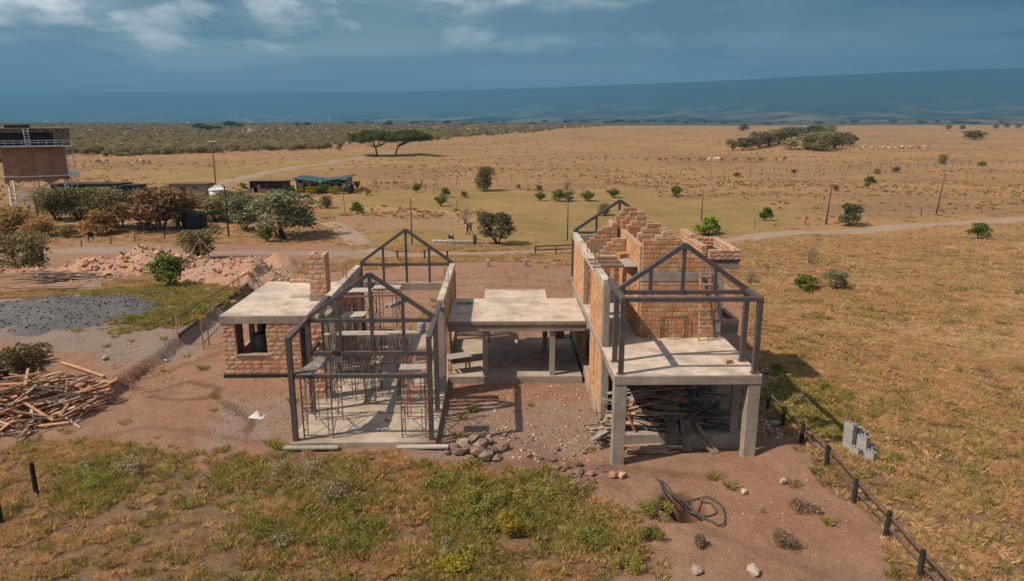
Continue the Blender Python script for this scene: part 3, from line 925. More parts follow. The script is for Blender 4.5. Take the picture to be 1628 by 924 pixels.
def bevel(o, w=.012):
    m = o.modifiers.new('bevel', 'BEVEL'); m.width = w; m.segments = 1; m.limit_method = 'ANGLE'
    return o
def cbox(h, name, mat, *b, parent=None, bw=.012):
    return bevel(h.part(name, MB().box(*b), mat, parent), bw)
def steel(h, name, p0, p1, w=.13, hh=.13, up=(0, 0, 1)):
    return bevel(h.part(name, MB().bar(p0, p1, w, hh, up), 'steel'), .006)
def truss(h, y, x0, x1, ze, za, zlow=None, drop=(), w=.14):
    """tie beam, two rafters, king post and two queen posts in the plane y"""
    xm = (x0 + x1) / 2
    steel(h, 'tie_beam', (x0 + .07, y, ze - .07), (x1 - .07, y, ze - .07), w, .15)
    for s, xe in ((1, x0), (-1, x1)):
        steel(h, 'rafter', (xe, y, ze + .03), (xm, y, za), w, .16)
    steel(h, 'king_post', (xm, y, zlow if zlow else ze), (xm, y, za - .05), w * .9, w * .9)
    for (xg, zg, dx, dz) in ((xm, za - .06, .13, .10), (x0 + .12, ze, .14, .10), (x1 - .12, ze, .14, .10), (xm, ze - .07, .085, .09)):
        h.part('gusset_plate', MB().box(xg - dx, xg + dx, y - w / 2 - .012, y - w / 2 - .001, zg - dz, zg + dz), 'steel')
    for t in (.5,):
        for xe in (x0, x1):
            xq = xe + (xm - xe) * t
            steel(h, 'queen_post', (xq, y, zlow if zlow else ze), (xq, y, ze + (za - ze) * t), w * .85, w * .85)

# ------------------------------------------------------------------ left wing: open steel hall
LX, RX = -7.72, -2.62
hall = House('steel_framed_hall', 'roofless hall of dark steel posts and trusses with scaffolding inside, left of the terrace', 'unfinished house', (-5.2, 24.7, 0))
cbox(hall, 'floor_slab', 'floor_screed', -7.9, -2.45, 24.62, 27.32, -.3, .24)
cbox(hall, 'floor_slab', 'floor_screed', -7.9, -2.45, 27.34, 38.2, -.3, .29)
for y, z0 in ((24.82, .24), (27.45, .29)):
    for x in (LX, RX):
        steel(hall, 'steel_post', (x, y, z0), (x, y, 4.16), .19, .19)
        cbox(hall, 'base_plate', 'rust_bar', x - .15, x + .15, y - .15, y + .15, z0 - .002, z0 + .018, bw=.002)
for x in (LX, RX):
    steel(hall, 'eave_beam', (x, 24.72, 4.24), (x, 29.7 if x > -5 else 31.0, 4.26), .19, .17)
steel(hall, 'cross_beam', (LX + .1, 24.82, 2.80), (RX - .1, 24.82, 2.80), .12, .16)
steel(hall, 'cross_beam', (LX + .1, 27.45, 2.80), (RX - .1, 27.45, 2.80), .14, .17)
steel(hall, 'side_beam', (LX, 27.55, 2.82), (LX, 28.9, 2.82), .16, .17)
truss(hall, 27.45, LX, RX, 4.25, 6.08, 2.88)
truss(hall, 38.1, LX + .1, RX, 4.38, 6.22, 3.30)
for x in (LX + .1, RX):
    steel(hall, 'steel_post', (x, 38.1, .0), (x, 38.1, 4.3), .19, .19)
cbox(hall, 'concrete_beam', 'concrete', LX + .22, RX - .12, 37.95, 38.2, 2.90, 3.30)
# right side: column, pale ring beam, infill with openings towards the terrace
cbox(hall, 'concrete_column', 'concrete', -2.72, -2.42, 29.55, 29.9, .29, 4.12)
cbox(hall, 'concrete_column', 'concrete', -2.72, -2.42, 33.5, 33.8, .29, 4.0)
cbox(hall, 'concrete_column', 'concrete', -2.72, -2.42, 37.5, 37.8, .29, 4.0)
cbox(hall, 'ring_beam', 'pale_beam', -2.75, -2.45, 29.9, 37.95, 4.06, 4.40, bw=.02)
hall.wall('y', 29.9, 33.5, -2.56, .29, 4.06, holes=((30.6, 33.1, .29, 2.6),))
hall.wall('y', 33.8, 37.5, -2.56, .29, 4.06, holes=((34.2, 37.1, 1.0, 2.6),))
# left side: stone pier, wall facing into the hall, pale ring beam
hall.wall('x', -8.0, -7.52, 29.0, .29, 4.0, .42, 'rock_stone', .40, .27, proud=.03, weight=2.0, name='pier')
cbox(hall, 'concrete_column', 'concrete', -7.50, -7.28, 28.85, 29.15, .29, 4.02)
hall.wall('y', 31.6, 37.6, -7.72, .29, 3.95, .26, 'rock_stone', .40, .27, holes=((32.6, 34.0, .29, 2.5), (35.2, 36.4, 1.1, 2.5)), proud=.025)
cbox(hall, 'concrete_column', 'concrete', -7.85, -7.55, 31.25, 31.6, .29, 3.95)
cbox(hall, 'ring_beam', 'pale_beam', -7.88, -7.56, 31.0, 37.9, 3.96, 4.32, bw=.02)
cbox(hall, 'concrete_beam', 'concrete', -7.86, -7.58, 29.2, 31.25, 3.3, 3.62)
hall.finish()

# ------------------------------------------------------------------ annex: flat slab, rock-faced stone, chimney
annex = House('stone_annex', 'low stone room under a flat concrete roof with a square stone chimney', 'unfinished house', (-11, 32.3, 0))
AX0, AX1, AY0, AY1 = -13.16, -8.75, 32.42, 39.4
annex.wall('x', AX0 + .02, AX1, 32.42, .16, 2.66, .24, 'rock_stone', .42, .236, holes=((-12.52, -11.08, 1.13, 2.7), (-9.5, -9.0, .1, 2.7)), proud=.035, weight=2)
annex.wall('y', AY0 + .13, AY1, -13.03, .16, 2.66, .24, 'rock_stone', .42, .236, holes=((34.4, 36.4, .9, 2.3),), proud=.03)
annex.wall('x', AX0 + .3, AX1, 39.28, .16, 2.66, .24, 'rock_stone', .42, .236, holes=((-12.4, -11.0, 1.0, 2.4),), proud=.03)
annex.wall('x', -12.3, -12.08, 33.6, .16, 2.6, .24, 'rock_stone', .42, .236, proud=.03, name='pier')
annex.wall('y', 32.6, 39.2, -8.85, .16, 2.66, .2, 'rock_stone', .42, .236, holes=((33.0, 34.2, .1, 2.4),), proud=.03)
cbox(annex, 'plinth', 'bitumen', -13.24, -8.9, 32.24, 32.6, -.2, .17)
cbox(annex, 'floor_slab', 'floor_screed', -12.85, -8.95, 32.62, 39.1, -.2, .14)
cbox(annex, 'window_sill', 'concrete', -12.6, -11.0, 32.24, 32.6, 1.06, 1.13)
cbox(annex, 'door_leaf', 'dark_board', -11.95, -11.55, 34.3, 34.36, .14, 2.6)
roofs = cbox(annex, 'roof_slab', 'concrete', -13.2, -8.65, 32.26, 39.5, 2.66, 3.045, bw=.02)
annex.part('roof_screed', MB().box(-13.17, -8.68, 32.29, 39.47, 3.03, 3.055), 'slab_grey')
annex.part('roof_patch', MB().box(-13.12, -8.72, 32.33, 35.1, 3.055, 3.060), 'slab_top')
annex.wall('x', -11.9, -9.66, 39.3, 3.06, 3.24, .22, 'rock_stone', .30, .18, proud=.02, name='parapet')
cbox(annex, 'chimney_base', 'concrete', -9.66, -8.72, 35.0, 36.0, 3.058, 3.42)
for ax, a0, a1, at in (('x', -9.62, -8.78, 35.17), ('x', -9.62, -8.78, 35.87), ('y', 35.25, 35.79, -9.50), ('y', 35.25, 35.79, -8.90)):
    annex.wall(ax, a0, a1, at, 3.42, 5.44, .22, 'rock_stone', .42, .25, proud=.03, weight=2, name='chimney')
annex.finish()

# ------------------------------------------------------------------ link terrace
link_t = House('link_terrace', 'concrete terrace slab on four columns joining the two wings', 'unfinished house', (.8, 31.5, 0))
cbox(link_t, 'floor_slab', 'floor_screed', -2.43, 3.82, 31.42, 37.2, -.3, .30)
cbox(link_t, 'kerb_beam', 'concrete', -2.43, 3.82, 31.30, 31.44, -.3, .33)
for x, y in ((-.72, 31.62), (2.42, 31.62), (-.72, 36.7), (2.3, 35.2)):
    cbox(link_t, 'concrete_column', 'concrete', x - .12, x + .12, y - .12, y + .12, .30, 2.60)
cbox(link_t, 'edge_beam', 'concrete', -2.44, 3.93, 31.42, 31.74, 2.48, 2.80)
for x in (-.72, 2.42):
    cbox(link_t, 'edge_beam', 'concrete', x - .11, x + .11, 31.75, 36.8, 2.50, 2.80)
cbox(link_t, 'terrace_slab', 'concrete', -2.44, 3.94, 31.36, 35.68, 2.801, 2.985, bw=.02)
cbox(link_t, 'terrace_slab', 'concrete', -.84, 2.44, 35.685, 37.6, 2.801, 2.985, bw=.02)
link_t.part('screed', MB().box(-2.42, 3.92, 31.38, 35.66, 2.98, 2.992), 'slab_top')
link_t.part('screed', MB().box(-.82, 2.42, 35.70, 37.58, 2.98, 2.992), 'slab_top')
link_t.finish()

# ------------------------------------------------------------------ right wing: two storeys, stepped gables
wing = House('two_storey_wing', 'two-storey wing of orange stone with stepped gables and a steel portal over its front slab', 'unfinished house', (6.5, 23.1, 0))
WX0, WX1 = 3.93, 9.02
ZS, ZR = 3.38, 6.1
APX = 6.47
def roofline(x):
    return 6.02 + .70 * (min(x - 4.0, 8.95 - x))
for (x0, x1, y0, y1, za) in ((3.94, 4.39, 23.12, 23.5, -.3), (8.62, 9.07, 23.12, 23.5, -.3), (8.56, 8.84, 24.42, 24.72, .6), (3.95, 4.25, 26.25, 26.6, -.2), (8.0, 8.3, 26.9, 27.2, .6), (8.7, 9.0, 27.5, 27.9, .6)):
    cbox(wing, 'pillar', 'concrete', x0, x1, y0, y1, za, 3.03, bw=.02)
cbox(wing, 'plinth', 'concrete', 4.3, 9.02, 24.34, 27.5, -.4, .60)
cbox(wing, 'ground_slab', 'floor_screed', 3.95, 9.0, 27.51, 38.1, -.3, .60)
cbox(wing, 'front_beam', 'concrete', WX0, WX1 + .06, 23.10, 23.42, 3.03, 3.365, bw=.02)
for x0, x1 in ((WX0, WX0 + .28), (WX1 - .22, WX1 + .06)):
    cbox(wing, 'side_beam', 'concrete', x0, x1, 23.425, 38.1, 3.03, 3.365, bw=.02)
cbox(wing, 'upper_slab', 'concrete', WX0 + .285, WX1 - .225, 23.425, 38.1, 3.20, 3.36, bw=.01)
wing.part('screed', MB().box(WX0 + .01, WX1 + .05, 23.11, 38.08, 3.358, ZS), 'slab_top')
# ground storey
wing.wall('y', 26.62, 30.2, 4.08, .3, 3.03, .22, holes=((28.6, 28.85, .9, 2.9),), weight=1.2)
wing.wall('y', 33.2, 37.6, 4.08, .3, 3.03, .22)
cbox(wing, 'concrete_column', 'concrete', 3.95, 4.22, 37.6, 37.95, -.2, 3.03)
wing.wall('x', 4.25, 8.0, 27.75, .6, 3.03, .2, weight=.5)
wing.wall('y', 30.4, 37.9, 8.9, .3, 3.03, .2, weight=.3)
# upper storey: sunlit side towards the terrace
cbox(wing, 'concrete_column', 'concrete', 3.95, 4.20, 26.28, 26.62, ZS, 5.72)
wing.wall('y', 26.64, 30.15, 4.06, ZS, 5.70, .22, weight=1.6)
wing.wall('y', 32.85, 37.5, 4.06, ZS, 5.70, .22, weight=1.2)
wing.wall('x', 4.2, 4.75, 32.95, ZS, 5.70, .2)
cbox(wing, 'concrete_column', 'concrete', 3.9, 4.2, 37.75, 38.05, 1.2, 3.6)
cbox(wing, 'ring_beam', 'pale_beam', 3.92, 4.2, 26.3, 37.95, 5.72, 6.08, bw=.02)
# front gable and the walls behind it
wing.wall('x', 5.62, 8.66, 27.6, ZS, 5.72, .2, bl=.33, bh=.176, weight=3)
cbox(wing, 'ring_beam', 'concrete', 5.6, 8.9, 27.49, 27.71, 5.722, 6.09)
wing.wall('x', 5.62, 8.7, 27.6, 6.092, 7.95, .2, top=lambda x: min(roofline(x) + .05, 7.72), weight=3)
cbox(wing, 'concrete_column', 'concrete', 8.67, 8.92, 27.47, 27.74, ZS, 5.72)
wing.wall('y', 27.72, 32.4, 5.66, ZS, 7.12, .2, weight=1.5)
for y, w in ((29.65, 2), (32.05, 1.5), (33.65, 1.2), (35.4, 1.2)):
    wing.wall('x', 5.78, 8.7, y, 6.0, 7.95, .2, top=lambda x: roofline(x) + .04, weight=w)
    cbox(wing, 'ring_beam', 'concrete', 5.78, 8.78, y - .105, y + .105, 5.64, 5.998)
    wing.wall('x', 5.78, 8.7, y, ZS, 5.63, .2, weight=.1)
wing.wall('x', 4.22, 5.55, 31.0, 6.0, 7.1, .2, top=lambda x: roofline(x) + .02, weight=2)
wing.wall('x', 4.22, 5.76, 34.5, 6.0, 7.1, .2, top=lambda x: roofline(x) + .02, weight=1.5)
cbox(wing, 'ring_beam', 'concrete', 4.21, 5.55, 30.89, 31.11, 5.64, 5.998)
cbox(wing, 'ring_beam', 'concrete', 4.21, 5.76, 34.39, 34.61, 5.64, 5.998)
wing.wall('x', 4.22, 4.9, 31.0, ZS, 5.63, .2, weight=1.0)
wing.wall('y', 34.7, 36.4, 5.66, 6.0, 7.0, .2, weight=1.2)
wing.wall('y', 27.75, 37.8, 8.86, ZS, 6.0, .2, weight=.2)
cbox(wing, 'concrete_beam', 'concrete', 4.2, 8.8, 37.85, 38.1, 5.55, 5.95)
# steel portal and trusses
for y in (23.28, 24.6):
    for x in (4.17, 8.85):
        steel(wing, 'steel_post', (x, y, ZS), (x, y, 5.98), .18, .18)
        cbox(wing, 'base_plate', 'rust_bar', x - .14, x + .14, y - .14, y + .14, ZS - .002, ZS + .018, bw=.002)
for x in (4.17, 8.85):
    steel(wing, 'eave_beam', (x, 23.18, 6.06), (x, 27.3 if x > 6 else 26.3, 6.06), .18, .16)
steel(wing, 'cross_beam', (4.27, 23.28, 6.06), (8.75, 23.28, 6.06), .16, .15)
truss(wing, 24.6, 4.20, 8.82, 6.06, 7.72, None)
truss(wing, 38.2, 4.0, 8.9, 6.08, 7.76, None)
steel(wing, 'steel_post', (4.0, 38.2, 0), (4.0, 38.2, 6.0), .18, .18)
steel(wing, 'steel_post', (8.9, 38.2, 0), (8.9, 38.2, 6.0), .18, .18)
# stone-faced boxes on the far side
cbox(wing, 'balcony_slab', 'concrete', 9.085, 9.90, 28.2, 30.2, 3.32, 3.70)
wing.wall('x', 8.98, 9.92, 28.3, 3.70, 3.92, .2, 'rock_stone', .40, .22, proud=.02, weight=2, name='parapet')
wing.wall('y', 28.42, 30.2, 9.82, 3.70, 3.92, .2, 'rock_stone', .40, .22, proud=.02, weight=2, name='parapet')
cbox(wing, 'canopy_slab', 'concrete', 8.97, 10.34, 30.0, 33.6, 5.70, 6.03)
cbox(wing, 'canopy_slab', 'bitumen', 8.99, 10.38, 29.96, 33.62, 6.032, 6.085)
wing.wall('x', 9.0, 10.38, 30.1, 6.087, 6.55, .22, 'rock_stone', .30, .155, proud=.02, weight=3, name='parapet')
wing.wall('y', 30.22, 33.5, 10.26, 6.087, 6.55, .22, 'rock_stone', .30, .155, proud=.02, weight=2, name='parapet')
wing.wall('x', 9.0, 10.14, 33.4, 6.087, 6.55, .22, 'rock_stone', .30, .155, proud=.02, name='parapet')
wing.wall('y', 30.4, 34.2, 8.9, 6.1, 6.85, .24, 'rock_stone', .30, .18, proud=.02, name='parapet', weight=.8, top=lambda u: 6.62 + (u - 30.4) * .07)
wing.finish()
# ------------------------------------------------------------------ scaffolds, boards, ladder and other site gear
def scaffold(label, x0, x1, y0, y1, z0, h, mat='scaffold_pipe', frames=None, reds=False):
    t = thing('scaffold_tower', label, 'scaffold', ((x0 + x1) / 2, (y0 + y1) / 2, z0), group='scaffold towers in the steel hall')
    hx, hy = (x1 - x0) / 2, (y1 - y0) / 2
    for sy in (-1, 1):
        fr = MB()
        for sx in (-1, 1):
            fr.tube([(sx * hx, sy * hy, 0), (sx * hx, sy * hy, h)], .027, 6)
            fr.tube([(sx * hx * .70, sy * hy, .15), (sx * hx * .70, sy * hy, h * .45)], .018, 5)
            fr.tube([(sx * hx * .70, sy * hy, h * .55), (sx * hx * .70, sy * hy, h - .1)], .018, 5)
        for z in (.12, h * .47, h * .53, h - .03):
            fr.tube([(-hx, sy * hy, z), (hx, sy * hy, z)], .021, 6)
        for sx in (-1, 1):
            for z in (.35, .75, 1.1):
                if z < h * .45:
                    fr.tube([(sx * hx, sy * hy, z), (sx * hx * .70, sy * hy, z)], .015, 5)
                    fr.tube([(sx * hx, sy * hy, z + h * .5), (sx * hx * .70, sy * hy, z + h * .5)], .015, 5)
        fr.build('end_frame', 'red_pipe' if (reds and sy > 0) else mat, t)
    for sx in (-1, 1):
        MB().tube([(sx * hx, -hy, .2), (sx * hx, hy, h * .48)], .016, 5).tube([(sx * hx, hy, .2), (sx * hx, -hy, h * .48)], .016, 5).build('cross_brace', mat, t)
        MB().tube([(sx * hx, -hy, h * .52), (sx * hx, hy, h - .1)], .016, 5).tube([(sx * hx, hy, h * .52), (sx * hx, -hy, h - .1)], .016, 5).build('cross_brace', mat, t)
    return t
scaffold('rusty scaffold tower by the front left steel post of the hall', -7.45, -6.35, 25.0, 26.7, .24, 2.62)
scaffold('red and brown scaffold tower by the front right steel post of the hall', -3.75, -2.85, 25.0, 26.7, .24, 2.66, reds=True)
scaffold('scaffold tower under the long board in the middle of the hall', -5.75, -5.3, 28.3, 29.9, .29, 2.95)
scaffold('scaffold tower right of the middle, under the end of the long board', -4.35, -3.9, 28.3, 29.9, .29, 2.95)
scaffold('scaffold tower against the stone pier on the left of the hall', -7.1, -6.2, 28.6, 30.4, .29, 3.0)
scaffold('tall scaffold tower along the left wall deep in the hall', -7.2, -6.3, 32.0, 33.8, .29, 3.75)
scaffold('scaffold tower with a grey sheet on top, behind the near truss', -6.1, -5.0, 33.0, 34.8, .29, 3.7)

def board(name, p0, p1, w, th, mat, label, group=None, cat='board', roll=0.0):
    """a plank with chamfered ends lying from p0 to p1"""
    p0, p1 = Vector(p0), Vector(p1)
    m = (p0 + p1) / 2; L = (p1 - p0).length
    o = link(name, plank_mesh(mat))
    o.location = m
    o.rotation_mode = 'QUATERNION'
    q = (p1 - p0).to_track_quat('X', 'Z')
    o.rotation_quaternion = q @ Euler((roll, 0, 0)).to_quaternion()
    o.scale = (L, w, th)
    return tag(o, label, cat, group)
_pl = {}
def plank_mesh(mat):
    k = _pl.setdefault(mat, [])
    if len(k) < 5:
        r = random.Random(len(k) * 7 + hash(mat) % 97 if False else len(k) * 7 + len(mat))
        b = MB(); vs = []; 
        n = 3
        for i in range(n):
            x = i / (n - 1) - .5
            bow = .25 * r.uniform(-1, 1) if i == 1 else 0
            ex = r.uniform(-.01, .01)
            for (y, z) in ((-.5, -.5), (.5, -.5), (.5, .5), (-.5, .5)):
                vs.append((x + ex, y + bow * .5, z + bow))
        fs = [(3, 2, 1, 0), (8, 9, 10, 11)]
        for i in range(n - 1):
            for j in range(4):
                a, c = i * 4 + j, i * 4 + (j + 1) % 4
                fs.append((a, c, c + 4, a + 4))
        b.v, b.f = vs, fs
        k.append(b.mesh('plank', mat)); return k[-1]
    return random.choice(k)
for i, (dy, x0, x1, z) in enumerate(((0, -7.35, -4.6, 3.28), (.24, -6.9, -4.35, 3.29), (.02, -4.7, -2.75, 3.32), (.26, -4.4, -2.72, 3.30))):
    board('scaffold_board', (x0, 28.5 + dy, z), (x1, 28.48 + dy, z + .01), .22, .05, 'grey_board',
          ('grey board of the long walkway across the hall, ' + ('front left', 'rear left', 'front right', 'rear right')[i] + ' piece'), 'walkway boards in the hall')
board('shutter_panel', (-7.3, 24.75, 2.885), (-6.85, 26.6, 2.92), .62, .03, 'dark_board', 'dark plywood panel on the front left scaffold tower', cat='panel')
board('shutter_panel', (-3.8, 25.4, 2.93), (-2.8, 25.4, 2.94), .60, .03, 'grey_board', 'grey plywood panel on the red scaffold tower', cat='panel')
board('shutter_panel', (-6.2, 33.9, 4.03), (-4.9, 33.9, 4.03), .8, .03, 'grey_board', 'grey sheet on the scaffold tower behind the near truss', cat='panel')
board('shutter_panel', (-7.3, 33.0, 4.08), (-6.1, 33.0, 4.09), .8, .03, 'grey_board', 'pale board on the tall scaffold by the left wall', cat='panel')
board('shutter_panel', (-7.2, 31.6, 3.3), (-6.2, 31.6, 3.32), .9, .03, 'grey_board', 'pale sheet low between the scaffolds at the left wall', cat='panel')
board('plywood_sheet', (-5.95, 25.75, .262), (-4.75, 26.0, .262), .75, .03, 'grey_board', 'pale plywood sheet lying on the hall floor', cat='panel', roll=.0)
board('plywood_sheet', (-10.9, 36.0, 3.08), (-9.72, 36.1, 3.08), .55, .03, 'grey_board', 'grey sheet on the flat roof beside the chimney', cat='panel')
for i, (x, y, L) in enumerate(((-7.3, 32.2, 2.4), (-7.3, 33.7, 2.2))):
    board('timber_pole', (x - .3, y, 3.95 + .03 * i), (x + L, y + .1, 4.0), .07, .07, 'rust_bar', ('front' if i == 0 else 'rear') + ' timber pole across the tall scaffold', cat='pole')
board('walk_plank', (-8.1, 24.45, .13), (-6.05, 24.44, .14), .26, .06, 'grey_board', 'grey plank on stones before the left front post', cat='plank')
board('walk_plank', (-3.9, 24.45, .13), (-1.95, 24.44, .14), .26, .06, 'grey_board', 'grey plank on stones before the right front post', cat='plank')
stone_meshes = [lump_mesh('stone', 'boulder', i, .75, .25) for i in range(6)]
lump_meshes = [lump_mesh('stone', 'lump_stone', i + 20, .8, .22) for i in range(8)]
pale_meshes = [lump_mesh('stone', 'pale_rock', i + 50, .75, .2) for i in range(5)]
def stone(name, x, y, r, meshes, label, cat='stone', group=None, z=None, sink=.25):
    o = link(name, random.choice(meshes))
    o.location = (x, y, (hz(x, y) if z is None else z) + r * (.375 - sink * .5))
    o.scale = (r * random.uniform(.85, 1.2), r * random.uniform(.85, 1.2), r * random.uniform(.8, 1.1))
    o.rotation_euler = (random.uniform(-.4, .4), random.uniform(-.4, .4), random.uniform(0, 6.3))
    return tag(o, label, cat, group)
for x, w in ((-7.3, 'left plank, left end'), (-6.3, 'left plank, right end'), (-3.4, 'right plank, left end'), (-2.8, 'right plank, middle'), (-2.3, 'right plank, right end')):
    stone('support_stone', x, 24.45, .26, pale_meshes, 'pale stone propping the walk ' + w, group='stones under the walk planks', z=-.1, sink=.1)
# steel sections on the ground behind the hall wall
for i, (x, dy) in enumerate(((-5.0, 0), (-4.78, 0))):
    p = P(625 + i * 6, 484)
    o = bevel(MB().bar((0, -1.1, .1), (0.02, 1.1, .1), .2, .2).build('box_section', 'grey_board'), .01)
    o.location = (p.x, p.y, p.z + .02)
    o.rotation_euler = (0, 0, -.35)
    tag(o, ('left' if i == 0 else 'right') + ' grey box section of the pair lying behind the hall', 'steel section')

def drum(label, loc, r, h, mat, name='drum', rz=0, tilt=0):
    t = thing(name, label, name.replace('_', ' '), loc)
    MB().lathe((0, 0, 0), [(r * .96, 0), (r, .03), (r, h * .33), (r * 1.03, h * .35), (r, h * .37), (r, h * .66), (r * 1.03, h * .68), (r, h * .70), (r, h - .02), (r * .96, h)]).build('shell', mat, t, True)
    MB().lathe((0, 0, h), [(r * .9, 0), (r * .9, .012), (r * .2, .014)]).build('lid', mat, t, True)
    t.rotation_euler = (tilt, 0, rz)
    return t
drum('dark drum standing behind the window opening of the annex', (-11.75, 33.25, .14), .32, 1.75, 'tank_green')
drum('grey bucket on the boards of the right scaffold', (-3.3, 28.55, 3.33), .17, .42, 'grey_block', 'bucket')
drum('fallen concrete test cylinder on the terrace floor', (-.3, 32.9, .42), .13, .32, 'pale_rock', 'test_cylinder', .5, math.pi / 2)
drum('round concrete pipe standing behind the terrace', (4.7 - 1.4, 38.6, 0.0), .33, 1.3, 'concrete', 'concrete pipe'.replace(' ', '_'))

# work table
t = thing('work_table', 'rough timber table with a pale top under the terrace', 'table', (-2.0, 32.1, .30), .35)
MB().bar((-.55, 0, .78), (.55, 0, .80), .75, .035).build('table_top', 'grey_board', t)
for sx in (-1, 1):
    for sy in (-1, 1):
        MB().bar((sx * .46, sy * .30, 0), (sx * .44, sy * .26, .77), .07, .07).build('leg', 'plank', t)
    MB().bar((sx * .45, -.28, .45), (sx * .45, .28, .45), .05, .07).build('stretcher', 'plank', t)
# ladder on the front gable
t = thing('ladder', 'wooden ladder leaning on the stone gable of the two-storey wing', 'ladder', (8.12, 27.0, ZS))
for sx in (-1, 1):
    MB().bar((sx * .19, 0, 0), (sx * .19, .42, 2.75), .06, .06, (0, 1, 0)).build('rail', 'plank', t)
for i in range(8):
    z = .28 + i * .33
    MB().bar((-.24, .42 * z / 2.75 - .05, z), (.24, .42 * z / 2.75 - .05, z), .025, .075).build('rung', 'grey_board', t)
# starter bars by the gable
for x, lab in ((5.75, 'rusty steel cage at the left corner of the stone gable'), (6.72, 'rusty steel cage standing before the middle of the gable')):
    t = thing('bar_cage', lab, 'reinforcing bars', (x, 27.2, ZS))
    for dx in (0, .11, .28):
        MB().tube([(dx, 0, 0), (dx + .01, .02, 1.75 if dx < .2 else 1.6)], .017, 5).build('bar', 'rust_bar', t)
    for z in (.3, .8, 1.3):
        MB().tube([(0, 0, z), (.28, .01, z)], .010, 4).build('tie', 'rust_bar', t)
t = thing('bar_bundle', 'horizontal rusty bar tied across the tops of the cages', 'reinforcing bars', (6.2, 27.25, 5.05))
MB().tube([(-.5, 0, 0), (.75, 0, .02)], .016, 5).build('bar', 'rust_bar', t)
# decking over the corridor
for i in range(5):
    board('deck_bar', (3.75, 28.2 + i * .42, 6.17 + .02 * (i % 2)), (5.52, 28.25 + i * .42, 6.17), .05, .05, 'rust_bar' if i % 2 == 0 else 'grey_board',
          '%s rod laid across the corridor of the two-storey wing' % ('nearest', 'second', 'middle', 'fourth', 'farthest')[i], 'rods over the corridor', 'rod')
board('deck_board', (4.3, 30.45, 6.2), (5.5, 30.5, 6.2), .45, .04, 'grey_board', 'grey deck board at the back of the corridor opening', cat='board')
board('deck_board', (5.28, 28.05, 6.21), (5.22, 30.2, 6.21), .46, .04, 'grey_board', 'grey deck board along the sunlit corridor wall', cat='board')
for i, (x, y) in enumerate(((5.15, 30.1), (5.4, 30.15), (5.18, 29.85))):
    o = link('loose_brick', BRICKS['orange_stone'][i]); o.location = (x, y, 6.23 + .09); o.scale = (.34, .2, .17); o.rotation_euler = (0, 0, .3 * i)
    tag(o, ('left', 'right', 'front')[i] + ' orange stone of the three left on the deck board', 'stone', 'stones on the deck')
o = link('loose_brick', BRICKS['orange_stone'][4]); o.location = (8.25, 24.35, ZS + .08); o.scale = (.3, .2, .16); o.rotation_euler = (0, 0, .4)
tag(o, 'single orange stone left on the front slab by the right post', 'stone')
for i, (x, y, s) in enumerate(((-4.55, 26.55, .2), (-4.1, 27.8, .16))):
    o = link('loose_brick', BRICKS['orange_stone'][i]); o.location = (x, y, .24 + .06 if y < 27.3 else .35); o.scale = (s, .12, .1); o.rotation_euler = (0, 0, i)
    tag(o, ('nearer', 'farther')[i] + ' broken stone on the hall floor', 'stone')
gn = MB()
rg = random.Random(4)
for i in range(60):
    a, r = rg.uniform(0, 6.28), rg.uniform(0, 1) ** .5
    x, y = r * .48 * math.cos(a), r * .2 * math.sin(a)
    gn.tube([(x, y, 0), (x + rg.uniform(-.08, .08), y + rg.uniform(-.05, .05), .06 + rg.uniform(0, .05)), (x + rg.uniform(-.15, .15), y + rg.uniform(-.1, .1), 0)], .007, 3)
tag(gn.build('netting', 'green_net', loc=(-1.75, 34.6, 2.995)), 'bunch of bright green netting on the terrace slab', 'netting')

# ------------------------------------------------------------------ timber under the right wing
rt = random.Random(11)
def heap_planks(n, fn, mat, label, group, cat='plank', name='loose_plank', wr=(.08, .16), tr=(.025, .05)):
    items = []
    for i in range(n):
        x, y, z, L, az, el = fn(i)
        d = Vector((math.cos(az) * math.cos(el), math.sin(az) * math.cos(el), math.sin(el))) * L / 2
        c = Vector((x, y, z))
        mt = mat if isinstance(mat, str) else rt.choice(mat)
        items.append((name, c - d, c + d, rt.uniform(*wr), rt.uniform(*tr), mt, rt.uniform(-.5, .5), L))
    cs = np.array([((b[1] + b[2]) / 2)[:] for b in items]); qx = np.quantile(cs[:, 0], (.33, .67)); qy = np.quantile(cs[:, 1], .5); ql = np.quantile([b[7] for b in items], .5)
    for (nm, a_, b_, w_, t_, mt, ro, L), q in zip(items, cs):
        lab = label
        if name == 'stacked_plank':
            i_ = items.index(next(b for b in items if b[1] is a_)); lab = 'reddish plank before the plinth, layer %s, %s in it from the front' % (('bottom', 'second', 'third', 'top')[i_ // 4], ('first', 'second', 'third', 'fourth')[i_ % 4])
        elif n > 20:
            lab = '%s %s %s, %s %s' % ('long' if L > ql else 'short', {'plank': 'pale', 'old_plank': 'weathered', 'dark_board': 'blackened', 'bark': 'barky', 'grey_board': 'grey'}[mt], label, ('left' if q[0] < qx[0] else 'right' if q[0] > qx[1] else 'middle'), 'front' if q[1] < qy else 'back')
        board(nm, a_, b_, w_, t_, mt, lab, group, cat, ro)
def under(i):
    x = rt.uniform(4.5, 8.6); y = rt.uniform(24.7, 26.9)
    hmax = 1.35 - .25 * abs(x - 6.6) / 2
    return (x, y, .64 + rt.uniform(0, 1) ** 1.2 * hmax * (1 - abs(y - 25.9) / 2.4), rt.uniform(.6, 1.9), rt.gauss(0, .45) + (math.pi if rt.random() < .5 else 0), rt.gauss(0, .16))
heap_planks(175, under, ['old_plank', 'dark_board', 'old_plank', 'grey_board', 'plank'], 'plank in the jumbled heap under the front slab', 'planks heaped under the front slab', name='shuttering_board', wr=(.1, .28))
